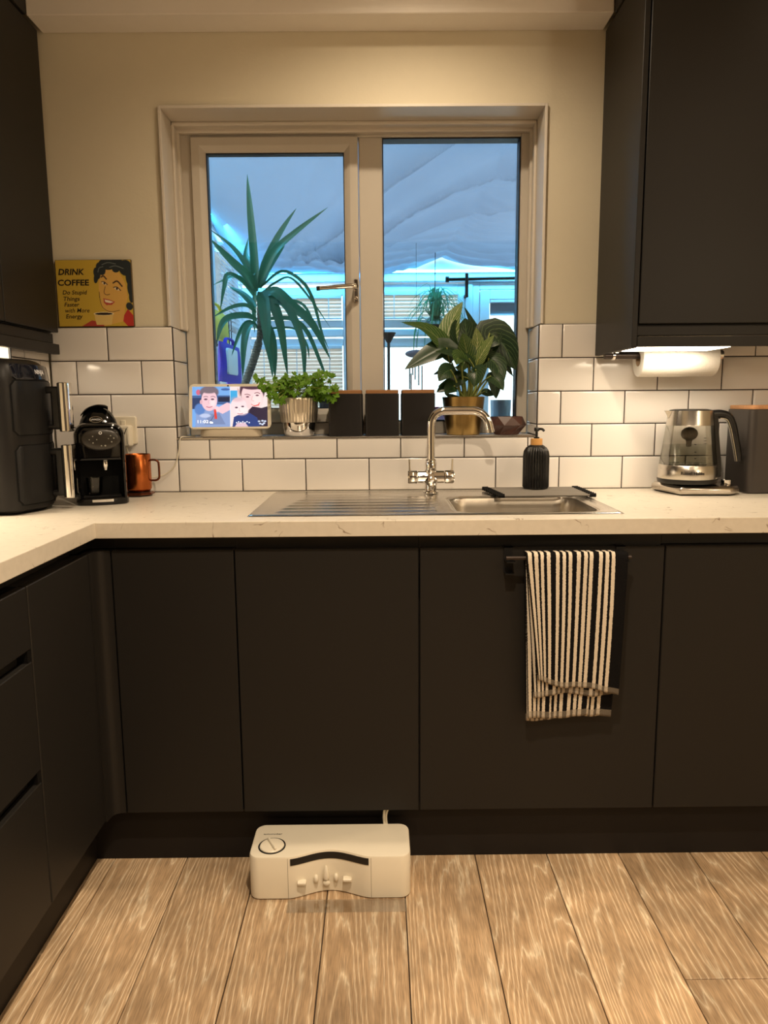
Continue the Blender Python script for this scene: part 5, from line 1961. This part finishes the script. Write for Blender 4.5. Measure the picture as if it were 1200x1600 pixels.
# ------------------------------------------------------------------ paper towel and its holder
hz_, hyy = 1.319, -0.078
hh = thing('paper_towel_holder', 'dark metal bar screwed under the right wall cabinet holding the paper towel', 'paper towel holder', (0.83, hyy, hz_))
obj('bar', MB().tube([(0.672, hyy, hz_), (1.016, hyy, hz_)], .0105, 18), M_DARKMETAL, hh, smooth=60)
obj('collar', MB().lathe([(.0125, .694), (.0140, .695), (.0140, .702), (.0125, .703)], hyy, 0, 20, axis='x', cz=hz_), M_CHROME, hh)
obj('bracket', MB().box(0.684, 0.712, hyy - .011, hyy + .011, hz_ + .006, 1.3575, .001), M_CHROME, hh)
obj('end_stop', MB().lathe([(.013, 1.012), (.0145, 1.014), (.0145, 1.024), (.013, 1.026)], hyy, 0, 20, axis='x', cz=hz_), M_CHROME, hh)
pt = thing('paper_towel', 'white paper towel roll hanging under the right wall cabinet', 'paper towel', (0.886, hyy, 1.29))
rz_ = hz_ - .0080
rings = []
ro = MB()
P_ = [(.0205, .774), (.0500, .774), (.0515, .776), (.0515, .997), (.0500, .999), (.0205, .999)]
ro.lathe(P_, hyy, 0, 48, cap0=False, cap1=False, axis='x', cz=rz_ - .004)
obj('roll', ro, M_PAPER, pt, smooth=40)
obj('core', MB().lathe([(.0204, .7735), (.0190, .7735), (.0190, .9995), (.0204, .9995)], hyy, 0, 32, cap0=False, cap1=False, axis='x', cz=rz_ - .004), M_CARD, pt, smooth=40)

# ------------------------------------------------------------------ the conservatory beyond the window
CY, CXL, CXR = 3.4, -1.06, 2.4
M_PVCC = mat('white_conservatory_frame', C(225, 230, 236), .35, var=.02)
M_CFL = mat('grey_conservatory_floor', C(150, 150, 150), .4)
M_REND = mat('white_render', C(226, 226, 224), .8)
struct('floor_conservatory', MB().box(CXL - .1, CXR + .1, 0.301, CY + .1, -.14, -.02), M_CFL, smooth=0)
struct('ground', MB().box(-14, 14, CY + .1, 22, -.3, -.15), mat('pale_patio', C(196, 192, 186), .9, var=.1, scale=2), smooth=0)
struct('sill_outer', MB().box(WX0 - .08, WX1 + .08, 0.2305, 0.42, ZS - .028, ZS - .004, .004), M_PVCC)

def glazed_bay(name, x0, x1, z0, z1, bars, y=CY, axis='x', trans=(), mullions=()):
    """a window of the conservatory: frame pieces, panes; axis 'y' turns it onto a side wall"""
    t = sroot(name, ((x0 + x1) / 2, y, z0) if axis == 'x' else (y, (x0 + x1) / 2, z0))
    def put(nm, a0, a1, b0, b1, d0, d1, m, **k):
        if axis == 'x':
            mb_ = MB().box(a0, a1, y + d0, y + d1, b0, b1, k.get('b', 0))
        else:
            mb_ = MB().box(y + d0, y + d1, a0, a1, b0, b1, k.get('b', 0))
        return obj(nm, mb_, m, t, smooth=0)
    f_ = .058
    put('frame_post', x0, x0 + f_, z0, z1, -.035, .035, M_PVCC, b=.004)
    put('frame_post', x1 - f_, x1, z0, z1, -.035, .035, M_PVCC, b=.004)
    put('frame_head', x0 + f_, x1 - f_, z1 - f_, z1, -.035, .035, M_PVCC, b=.004)
    put('frame_sill', x0 + f_, x1 - f_, z0, z0 + f_, -.035, .035, M_PVCC, b=.004)
    for (a, c, pr_) in trans:
        put('transom', x0 + f_, x1 - f_, a, c, -.035 - pr_, .035, M_PVCC, b=.006)
    put('pane', x0 + f_, x1 - f_, z0 + f_, z1 - f_, .004, .010, M_GLASS)
    return t

# end wall
EZ = 2.09
glazed_bay('window_2', -1.03, -0.215, 0.55, EZ - .05, 0, trans=((1.615, 1.665, .012), (1.680, 1.735, .022), (1.748, 1.800, .012)))
glazed_bay('window_3', -0.03, 0.645, 0.55, EZ - .03, 0, trans=((1.60, 1.665, .012), (1.680, 1.730, .022), (1.745, 1.800, .012)))
glazed_bay('window_4', 1.46, 2.30, 0.55, EZ - .03, 0, trans=((1.62, 1.70, .012), (1.73, 1.80, .02)))
struct('wall_far', MB().box(CXL - .1, 0.66, CY - .06, CY + .10, -.02, 0.549), M_REND, smooth=0)
struct('wall_far_right', MB().box(1.45, CXR + .1, CY - .06, CY + .10, -.02, 0.549), M_REND, smooth=0)
for i, (a, c) in enumerate(((CXL - .02, -1.031), (-0.214, -0.031), (0.646, 0.699), (1.41, 1.459), (2.301, CXR))):
    struct('trim_%d' % (4 + i), MB().box(a, c, CY - .05, CY + .05, 0.55 if i not in (2, 3) else -.02, EZ - .02, .003), M_PVCC)
struct('trim_9', MB().box(CXL, CXR, CY - .075, CY + .06, EZ - .021, EZ + .045, .006), M_PVCC)
struct('trim_10', MB().box(CXL, CXR, CY - .03, CY + .06, EZ + .046, 2.36, .004), M_PVCC)
# door in the end wall
d1 = sroot('door_1', (1.05, CY, -.02))
for nm, a0, a1, b0, b1, d_ in (('frame_post', .70, .752, -.019, EZ - .022, .04), ('frame_post', 1.358, 1.409, -.019, EZ - .022, .04), ('frame_head', .752, 1.358, EZ - .075, EZ - .022, .04),
                              ('stile', .757, .828, 0.0, EZ - .08, .05), ('stile', 1.282, 1.353, 0.0, EZ - .08, .05), ('rail', .828, 1.282, EZ - .150, EZ - .08, .05), ('rail', .828, 1.282, 0.0, .14, .05)):
    obj(nm, MB().box(a0, a1, CY - d_, CY + .035, b0, b1, .005), M_PVCC, d1)
obj('pane', MB().box(.828, 1.282, CY + .002, CY + .008, .14, EZ - .15), M_GLASS, d1, smooth=0)
obj('handle', MB().box(1.012, 1.030, CY - .075, CY - .05, 1.66, 1.90, .004), M_PVCC, d1)
t = thing('roller_blind', 'grey roller blind rolled up at the top of the far door glass', 'blind', (1.05, CY - .05, 1.84))
obj('cloth', MB().box(.835, 1.275, CY - .022, CY - .018, 1.836, 1.925), mat('grey_blind_cloth', C(120, 126, 134), .8), t, smooth=0)
obj('cassette', MB().box(.832, 1.278, CY - .050, CY - .004, 1.918, 1.938, .004), M_PVCC, t)
obj('bottom_bar', MB().box(.835, 1.275, CY - .026, CY - .014, 1.828, 1.838, .002), M_PVCC, t)

# venetian blinds with their slats
M_SLAT = fabric_mat('cream_slat', C(240, 226, 212), (.98, .84, .76, 1), .75)
M_SLATG = fabric_mat('pale_grey_slat', C(212, 216, 220), (.74, .80, .88, 1), .7)
def blind(label, x0, x1, z0, z1, y, pitch=.027, tilt_=59, m=None, axis='x', group=None, head=True):
    t = thing('venetian_blind', label, 'blind', ((x0 + x1) / 2, y, z1) if axis == 'x' else (y, (x0 + x1) / 2, z1))
    hl_ = (x1 - x0) / 2
    sl_ = MB().box(-hl_, hl_, -.0145, .0145, -.0007, .0007)
    ca, sa = math.cos(math.radians(tilt_)), math.sin(math.radians(tilt_))
    sl_.v = [(v[0], v[1] * ca - v[2] * sa, v[1] * sa + v[2] * ca) for v in sl_.v]
    if axis == 'y':
        sl_.v = [(v[1], v[0], v[2]) for v in sl_.v]
    me = make_mesh('slat', sl_, m or M_SLAT, 0)
    n_ = int((z1 - z0 - .03) / pitch)
    for i in range(n_):
        o = bpy.data.objects.new('slat', me)
        COL.objects.link(o)
        o.parent = t
        o.location = (0, 0, -.035 - i * pitch)
    hb_ = MB().box(-hl_, hl_, -.016, .016, -.024, -.001, .002)
    bb_ = MB().box(-hl_, hl_, -.012, .012, -.012, 0, .002)
    if axis == 'y':
        hb_.v = [(v[1], v[0], v[2]) for v in hb_.v]
        bb_.v = [(v[1], v[0], v[2]) for v in bb_.v]
    obj('head_rail', hb_, M_PVCC, t, local=True)
    b2 = obj('bottom_rail', bb_, M_PVCC, t, local=True)
    b2.location = (0, 0, -(z1 - z0) + .014)
    for s in (-.72, 0, .72):
        c_ = MB().box(s * hl_ - .0035, s * hl_ + .0035, -.0172, -.0160, -(z1 - z0) + .01, -.02)
        if axis == 'y':
            c_.v = [(-v[1], v[0], v[2]) for v in c_.v]
        obj('ladder_tape', c_, M_PVCC, t, local=True, smooth=0)
    return t
blind('cream slatted blind in the top light behind the yucca leaves', -0.965, -0.280, 1.803, 1.978, CY - .055)
blind('tall cream slatted blind behind the yucca, below the blue-lit transom', -0.965, -0.280, 0.62, 1.612, CY - .055)
blind('cream slatted blind behind the hanging spider plant', 0.034, 0.590, 1.800, 1.998, CY - .055)
# left wall of the conservatory
struct('wall_conservatory_left', MB().box(CXL - .12, CXL + .02, 0.301, CY - .09, -.02, 0.70), M_REND, smooth=0)
glazed_bay('window_5', 0.34, 1.38, 0.70, 2.26, 0, y=CXL, axis='y', trans=((1.58, 1.68, .0),))
glazed_bay('window_6', 1.44, 2.36, 0.70, 2.26, 0, y=CXL, axis='y', trans=((1.58, 1.68, .0),))
glazed_bay('window_7', 2.42, 3.30, 0.70, 2.26, 0, y=CXL, axis='y', trans=((1.58, 1.68, .0),))
for i, (a, c) in enumerate(((0.302, .339), (1.381, 1.439), (2.361, 2.419))):
    struct('trim_%d' % (11 + i), MB().box(CXL - .04, CXL + .04, a, c, 0.70, 2.26, .003), M_PVCC)
struct('trim_14', MB().box(CXL - .05, CXL + .06, 0.302, CY - .08, 2.261, 2.42, .006), M_PVCC)
blind('pale grey slatted blind high on the left side of the conservatory', 2.49, 3.23, 1.70, 2.19, CXL + .065, m=M_SLATG, axis='y', tilt_=-59)
blind('pale grey lower slatted blind on the left side of the conservatory', 2.49, 3.23, 0.80, 1.57, CXL + .065, m=M_SLATG, axis='y', tilt_=-59)
# right wall, plain
struct('wall_conservatory_right', MB().box(CXR + .001, CXR + .12, 0.301, CY - .08, -.02, 2.42), M_REND, smooth=0)

# cyan light strips under the eaves
M_CYAN = emit('cyan_led', (.10, .72, 1.0, 1), 16.0)
t = thing('led_strip', 'glowing cyan light strip under the far end of the draped ceiling', 'light strip', (.6, CY - .1, 2.15))
obj('strip', MB().box(CXL + .08, CXR - .1, CY - .050, CY - .036, 2.142, 2.158, .002), M_CYAN, t)
t = thing('led_strip', 'glowing cyan light strip along the left eaves of the conservatory', 'light strip', (CXL + .08, 1.8, 2.28))
obj('strip', MB().box(CXL + .066, CXL + .080, 0.5, CY - .12, 2.285, 2.300, .002), M_CYAN, t)

lamp('led_glow', 'AREA', (.6, CY - .13, 2.13), 16, (.08, .55, 1.0), shape='RECTANGLE', size=3.2, size_y=0.03)
gl_ = lamp('led_glow', 'AREA', (CXL + .12, 1.9, 2.27), 8, (.08, .55, 1.0), shape='RECTANGLE', size=0.03, size_y=2.6)
gl_.rotation_euler = (0, math.radians(-20), 0)

# draped fabric ceiling
M_DRAPE = fabric_mat('grey_blue_voile', C(150, 158, 178), (.145, .205, .30, 1), .6)
nxd, nyd = 190, 170
rows = []
A = Vector((-0.78, 3.34))
for j in range(nyd + 1):
    v = j / nyd
    y = 0.33 + (3.35 - 0.33) * v
    row = []
    for i in range(nxd + 1):
        u = i / nxd
        x = CXL + .05 + (CXR - .02 - CXL - .05) * u
        hem = 2.185 - .085 * math.exp(-((x + .12) / .28) ** 2) + .035 * math.exp(-((x - .47) / .16) ** 2) + .02 * math.sin(3.1 * x + 1)
        z = 2.78 + (hem - 2.78) * v - .10 * math.sin(math.pi * v) * (.6 + .4 * math.sin(1.7 * x + .6))
        # left edge gathered down to the eaves
        z -= .20 * math.exp(-((x - CXL) / .22) ** 2) * (1 - v) ** .7
        # folds radiating from the far left anchor
        dx, dy = x - A.x, A.y - y
        r_ = math.hypot(dx, dy)
        th_ = math.atan2(dy, dx)
        w_ = math.exp(-((th_ - .90) / .26) ** 2) * min(1, r_ / .8) ** 1.2 * math.exp(-(max(0, r_ - 2.6) / .6) ** 2)
        z -= .10 * w_ * (1 - abs(math.sin(15 * th_ + .6 * math.sin(3 * r_)))) ** 2 + .022 * w_ * math.sin(47 * th_ + r_)
        w_ *= sst(3.15, 2.65, y) * math.exp(-(max(0, x - .10) / .22) ** 2)
        w2 = sst(-.20, .05, x) * math.exp(-((th_ - 1.22) / .12) ** 2) * min(1, r_ / .5)
        z -= .12 * w2 * (1 - abs(math.sin(15 * th_ + .3 * math.sin(2 * r_)))) ** 2
        # horizontal gathers near the hem
        z -= .032 * (1 - abs(math.sin(21 * (y - .10 * math.sin(2.3 * x))))) ** 2 * min(1, max(0, (y - 2.55) / .4))
        # seam with puckers
        sx_ = .47 + (3.3 - y) * .10
        dsm = x - sx_
        z += .026 * math.exp(-abs(dsm) / .04) + .006 * math.exp(-((dsm - .10) / .11) ** 2) * math.sin(85 * y + 3 * math.sin(5 * y)) * (1 if dsm > -.06 else .3)
        row.append((x, y, z))
    rows.append(row)
dm = MB().grid(rows)
do = obj('ceiling_drape', dm, M_DRAPE, None, smooth=180)
do['label'] = 'grey-blue fabric draped in folds under the conservatory roof'
do['category'] = 'drape'

# black pole over the door
t = thing('curtain_pole', 'black pole on a bracket above the far door', 'curtain pole', (.9, CY - .14, 2.075))
obj('pole', MB().tube([(.505, CY - .14, 2.075), (1.46, CY - .14, 2.085)], .012, 12), M_BLACKM, t)
obj('finial', MB().lathe([(.02, .488), (.022, .490), (.022, .512), (.02, .514)], CY - .14, 0, 16, axis='x', cz=2.075), M_BLACKM, t)
obj('bracket', MB().box(.632, .655, CY - .156, CY - .132, 1.945, 2.115, .003), M_BLACKM, t)
obj('bracket_arm', MB().box(.634, .653, CY - .134, CY - .036, 1.952, 1.972, .002), M_BLACKM, t)

# yucca on the conservatory floor just beyond the glass
YUCCA = [
 ([(-0.513,0.85,1.648),(-0.517,0.857,1.791),(-0.528,0.863,1.97),(-0.537,0.87,2.116)],0.035),
 ([(-0.501,0.85,1.687),(-0.46,0.883,1.8),(-0.408,0.917,1.905),(-0.347,0.95,2.002)],0.0323),
 ([(-0.502,0.85,1.674),(-0.439,0.83,1.79),(-0.348,0.81,1.866),(-0.204,0.79,1.964)],0.0377),
 ([(-0.499,0.85,1.661),(-0.477,0.89,1.732),(-0.446,0.93,1.791),(-0.403,0.97,1.854)],0.0377),
 ([(-0.517,0.85,1.674),(-0.555,0.883,1.757),(-0.62,0.917,1.842),(-0.721,0.95,1.922)],0.0243),
 ([(-0.521,0.85,1.661),(-0.546,0.823,1.709),(-0.6,0.797,1.76),(-0.681,0.77,1.845)],0.0404),
 ([(-0.521,0.85,1.713),(-0.544,0.9,1.773),(-0.568,0.95,1.814),(-0.563,1.0,1.893)],0.027),
 ([(-0.521,0.85,1.641),(-0.556,0.877,1.686),(-0.614,0.903,1.717),(-0.716,0.93,1.683)],0.0216),
 ([(-0.522,0.85,1.63),(-0.56,0.82,1.683),(-0.613,0.79,1.708),(-0.627,0.76,1.649),(-0.64,0.73,1.555)],0.0243),
 ([(-0.518,0.85,1.584),(-0.578,0.91,1.644),(-0.65,0.97,1.688)],0.0297),
 ([(-0.516,0.85,1.563),(-0.549,0.817,1.587),(-0.604,0.783,1.576),(-0.677,0.75,1.532)],0.0216),
 ([(-0.512,0.85,1.532),(-0.55,0.815,1.546),(-0.615,0.78,1.535),(-0.643,0.745,1.496),(-0.654,0.71,1.427)],0.0323),
 ([(-0.507,0.85,1.5),(-0.547,0.833,1.52),(-0.58,0.817,1.477),(-0.615,0.8,1.382)],0.0243),
 ([(-0.507,0.85,1.492),(-0.533,0.783,1.507),(-0.545,0.717,1.43),(-0.545,0.65,1.283)],0.035),
 ([(-0.513,0.85,1.661),(-0.533,0.91,1.591),(-0.544,0.97,1.49)],0.0216),
 ([(-0.492,0.85,1.648),(-0.474,0.79,1.589),(-0.457,0.73,1.493),(-0.447,0.67,1.373)],0.0485),
 ([(-0.489,0.85,1.648),(-0.445,0.81,1.604),(-0.405,0.77,1.497),(-0.375,0.73,1.289)],0.0431),
 ([(-0.49,0.85,1.537),(-0.457,0.833,1.477),(-0.441,0.817,1.398),(-0.437,0.8,1.287)],0.035),
 ([(-0.493,0.85,1.532),(-0.481,0.883,1.469),(-0.467,0.917,1.377),(-0.469,0.95,1.297)],0.035),
 ([(-0.487,0.85,1.63),(-0.43,0.825,1.642),(-0.362,0.8,1.584),(-0.275,0.775,1.506),(-0.2,0.75,1.358)],0.0458),
 ([(-0.483,0.85,1.589),(-0.411,0.812,1.599),(-0.36,0.775,1.548),(-0.312,0.738,1.417),(-0.305,0.7,1.252)],0.0377),
 ([(-0.487,0.85,1.641),(-0.436,0.88,1.686),(-0.372,0.91,1.709),(-0.29,0.94,1.62),(-0.212,0.97,1.507)],0.0135),
 ([(-0.491,0.85,1.666),(-0.406,0.86,1.729),(-0.328,0.87,1.694),(-0.282,0.88,1.623),(-0.245,0.89,1.481),(-0.217,0.9,1.412)],0.0162),
 ([(-0.483,0.85,1.583),(-0.399,0.89,1.614),(-0.331,0.93,1.606),(-0.292,0.97,1.543),(-0.263,1.01,1.459)],0.0162),
 ([(-0.487,0.85,1.532),(-0.412,0.87,1.541),(-0.355,0.89,1.532),(-0.304,0.91,1.478),(-0.251,0.93,1.344),(-0.239,0.95,1.304)],0.0216),
 ([(-0.489,0.85,1.492),(-0.402,0.887,1.503),(-0.352,0.925,1.493),(-0.316,0.963,1.434),(-0.312,1.0,1.376)],0.0162),
]
yu = thing('yucca', 'tall spiky yucca with a ringed trunk just beyond the left window pane', 'potted plant', (-0.60, 0.85, -.0195))
yl = leaf_mat('yucca_leaf', C(56, 116, 88), C(84, 140, 104), .12, .35, .3)
for i, (pts, w) in enumerate(YUCCA):
    mb = leaf(pts, w * 1.08, blade, fold=.30, n=20, m=2, up=Vector((0.1 * (i % 3 - 1), -.8, .6)), twist=.25 * ((i % 5) - 2) / 2)
    obj('leaf', mb, yl, yu, smooth=60)
tk = catmull([(-0.640, .85, .40), (-0.622, .85, 0.85), (-0.600, .85, 1.18), (-0.572, .85, 1.268), (-0.535, .85, 1.36), (-0.5087, .85, 1.44), (-0.4999, .85, 1.50), (-0.497, .85, 1.64)], 8)
tkd, rad = [], []
for i in range(len(tk) - 1):
    for q in (0, .5):
        tkd.append(tk[i].lerp(tk[i + 1], q))
        rad.append((.0165 if len(tkd) < 82 else .013) + (.0016 if q else -.0006))
obj('trunk', MB().tube(tkd, rad, 12), mat('ringed_bark', C(122, 112, 102), .8, var=.35, scale=26, stretch=(1, 1, 3), bump=.6, bscale=60), yu, smooth=30)
obj('pot', MB().lathe([(.12, -.019), (.13, -.015), (.17, .40), (.175, .42), (.165, .42), (.155, .38)], -0.64, .85, 32), mat('white_planter', C(214, 212, 206), .5), yu)
obj('soil', MB().lathe([(.157, .385), (.08, .395), (.004, .40)], -0.64, .85, 24), M_SOIL, yu)

# hanging spider plant
HX, HY, HZ = 0.405, 3.13, 1.735
hs = thing('hanging_spider_plant', 'grassy striped spider plant hanging in a clear globe behind the right pane', 'hanging plant', (HX, HY, HZ - .07))
obj('globe', MB().ball((HX, HY, HZ), (.078, .078, .070), 20, 12), glassy('globe_glass', (.72, .86, .84), .8), hs, smooth=80)
obj('cord', MB().tube([(HX, HY, HZ + .06), (HX - .003, HY, HZ + .25), (HX - .002, HY, 2.24)], .0028, 6), M_BLACK, hs)
obj('soil', MB().ball((HX, HY, HZ - .02), (.056, .056, .03), 14, 8), M_SOIL, hs)
sf, suv = MB(), []
rr = random.Random(5)
for i in range(70):
    a = rr.uniform(0, 6.283)
    up0 = rr.uniform(.05, 1)
    Lr = rr.uniform(.15, .26)
    p0 = Vector((HX + .025 * math.cos(a), HY + .025 * math.sin(a), HZ + .035))
    d = Vector((math.cos(a), math.sin(a) * .6, 0))
    p1 = p0 + d * (Lr * .35 * (1.2 - up0)) + Vector((0, 0, Lr * (.35 + .65 * up0)))
    p2 = p0 + d * (Lr * (.95 - .5 * up0)) + Vector((0, 0, Lr * (.25 + .75 * up0) - .03))
    p3 = p0 + d * (Lr * (1.25 - .7 * up0)) + Vector((0, 0, Lr * (1.05 * up0 - .35) - .02))
    mb = leaf([p0, p1, p2, p3], .013, blade, fold=.3, n=12, m=1)
    sf.add(mb.v, mb.f)
    suv += mb.uv
for i in range(18):
    a = rr.uniform(0, 6.283)
    p0 = Vector((HX + .05 * math.cos(a), HY + .05 * math.sin(a), HZ + .03))
    d = Vector((math.cos(a), math.sin(a) * .6, 0))
    Lr = rr.uniform(.06, .20)
    mb = leaf([p0, p0 + d * Lr * .7 + Vector((0, 0, .025)), p0 + d * Lr + Vector((0, 0, -.08)), p0 + d * Lr * 1.1 + Vector((0, 0, -.18 - .09 * rr.random()))], .011, blade, fold=.3, n=12, m=1)
    sf.add(mb.v, mb.f)
    suv += mb.uv
sf.uv = suv
obj('foliage', sf, leaf_mat('spider_leaf', C(84, 156, 112), C(196, 232, 196), .3, .4, .4), hs, smooth=60, kind='stuff')

# wind chime
WX, WY, WZ = 0.252, 2.84, 1.515
wc = thing('wind_chime', 'wooden wind chime with thin hanging tubes left of the spider plant', 'wind chime', (WX, WY, WZ - .28))
obj('disc', MB().ball((WX, WY, WZ), (.077, .077, .027), 24, 8), mat('dark_driftwood', C(112, 98, 104), .8, var=.2), wc, smooth=80)
obj('cord', MB().tube([(WX, WY, WZ + .02), (WX + .002, WY, WZ + .3), (WX, WY, 2.31)], .0012, 6), M_BLACK, wc)
for i, (dx, l0, l1) in enumerate(((-.046, .085, .24), (-.024, .035, .145), (-.006, .048, .175), (.016, .06, .215), (.040, .08, .265), (-.034, .13, .28))):
    yy_ = WY + .025 * ((i % 3) - 1)
    obj('tube', MB().tube([(WX + dx, yy_, WZ - l0), (WX + dx, yy_, WZ - l1)], .0045, 8), M_DARKMETAL, wc)
    obj('thread', MB().tube([(WX + dx, yy_, WZ - .012), (WX + dx, yy_, WZ - l0 + .005)], .0010, 5), M_BLACK, wc)

# black uplighter floor lamp
ul = thing('floor_lamp', 'slim black uplighter floor lamp beyond the right pane beside the mullion', 'lamp', (0.060, 2.4, -.0195))
obj('pole', MB().tube([(0.052, 2.4, -.01), (0.058, 2.4, 1.57)], .0095, 10), M_BLACKM, ul)
obj('shade', MB().lathe([(.010, 1.555), (.014, 1.560), (.044, 1.612), (.046, 1.617), (.042, 1.615), (.012, 1.566)], 0.058, 2.4, 24), M_BLACKM, ul, smooth=50)
obj('base', MB().lathe([(.13, -.019), (.13, -.008), (.12, 0.0), (.012, .003)], 0.052, 2.4, 28), M_BLACKM, ul)

# things hung on the left wall of the conservatory
def bag(name, label, cat, c, w, h, d, m, axis='y'):
    t = thing(name, label, cat, (c[0], c[1], c[2] - h / 2))
    mb = MB()
    rings = []
    for k in range(9):
        s = k / 8
        wz = h * (s - .5)
        ww = w * (.94 + .06 * math.cos(2 * math.pi * s)) * (1 - .10 * s)
        dd = d * math.sin(math.pi * (.12 + .80 * s)) + .004
        rings.append([(c[0] + dd / 2 * math.sin(a) * (1 if abs(math.sin(a)) < .99 else 1), c[1] + ww / 2 * math.copysign(abs(math.cos(a)) ** .5, math.cos(a)), c[2] + wz) for a in [2 * math.pi * i / 20 for i in range(20)]])
    mb.rings(rings)
    obj('pouch', mb, m, t, smooth=60)
    for q in (-1, 1):
        s_ = catmull([(c[0] + .006 * q, c[1] - w * .22, c[2] + h * .47), (c[0] + .004 * q, c[1] - w * .14, c[2] + h * .47 + .035), (c[0] + .004 * q, c[1] + w * .14, c[2] + h * .47 + .035), (c[0] + .006 * q, c[1] + w * .22, c[2] + h * .47)], 5)
        obj('strap', MB().tube(s_, .006, 8), m, t)
    return t
M_YEL = mat('yellow_cloth', C(238, 226, 84), .8, var=.08, bump=.2, bscale=60)
M_PUR = mat('purple_cloth', C(74, 50, 190), .7, var=.15, bump=.2, bscale=60)
M_VIO = mat('violet_cloth', C(128, 84, 222), .7, var=.15, bump=.2, bscale=60)
bag('cloth_bag', 'yellow cloth bag hanging on the conservatory wall behind the yucca', 'bag', (-0.910, 1.90, 1.622), .64, .155, .06, M_YEL)
pb = bag('cloth_bag', 'deep purple cloth bag with a white printed panel hanging below the yellow bag', 'bag', (-0.850, 1.95, 1.410), .62, .21, .06, M_PUR)
obj('printed_panel', MB().loft(rrect(1.74, 2.00, 1.345, 1.485, .02, 4), [(0, -0.830), (0, -0.817), (.003, -0.815)], axis='x'), mat('white_print', C(240, 240, 236), .7), pb, label='white printed panel')
bag('cloth_bag', 'violet cloth bag hanging behind the drooping yucca leaves', 'bag', (-0.925, 2.42, 1.40), .38, .20, .06, M_VIO)
wr = thing('wire_rack', 'black wire wall rack behind the yucca trunk', 'rack', (-0.960, 2.2, 1.55))
for i in range(7):
    obj('wire', MB().tube([(-0.960, 2.13 + .075 * i, 1.52), (-0.960, 2.13 + .075 * i, 1.72)], .0035, 6), M_BLACK, wr)
for i in range(4):
    obj('wire', MB().tube([(-0.956, 2.12, 1.53 + .06 * i), (-0.956, 2.60, 1.53 + .06 * i)], .0035, 6), M_BLACK, wr)
obj('bracket', MB().box(-1.025, -0.957, 2.20, 2.24, 1.63, 1.66), M_BLACK, wr)

# small things on the outer sill
cu = thing('beaker', 'pale blue-white beaker on the outer sill behind the faceted planter', 'cup', (0.425, 0.30, ZS - .004))
obj('cup', MB().lathe([(.030, ZS - .0035), (.033, ZS - .002), (.0365, ZS + .112), (.0345, ZS + .112), (.031, ZS + .006), (.004, ZS + .004)], 0.425, 0.30, 32), mat('blue_white_acrylic', C(176, 206, 232), .3), cu, smooth=50)
pp_ = thing('plate', 'pink and purple patterned plate leaning outside the glass beside the brass pot', 'plate', (0.215, 0.33, ZS - .004))
pm_ = MB().lathe([(.004, 0), (.030, .001), (.046, .006), (.047, .008), (.030, .004), (.004, .003)], 0, 0, 32)
mt4 = T((0.205, 0.345, ZS + .042)) @ RX(80)
pm_.v = [tuple(mt4 @ Vector(v)) for v in pm_.v]
obj('dish', pm_, mat('magenta_glaze', C(170, 52, 110), .3, var=.5, scale=40), pp_, smooth=60)
pk = MB().lathe([(.018, .0045), (.022, .006), (.026, .0048)], 0, 0, 28)
pk.v = [tuple(mt4 @ Vector(v)) for v in pk.v]
obj('pattern_ring', pk, mat('lilac_glaze', C(206, 180, 222), .3), pp_, smooth=60)
bx_ = thing('tin', 'dark blue tin on the outer sill between the herb pot and canisters', 'tin', (-0.185, 0.30, ZS - .004))
obj('box', MB().loft(rrect(-0.212, -0.158, .27, .33, .006, 3), [(.001, ZS - .0035), (0, ZS - .002), (0, ZS + .105)]), mat('dark_blue_tin', C(42, 50, 70), .4), bx_)
obj('lid', MB().loft(rrect(-0.2135, -0.1565, .2685, .3315, .007, 3), [(0, ZS + .1052), (0, ZS + .120), (.002, ZS + .122)]), mat('dark_tin_lid', C(56, 60, 72), .35, .6), bx_)
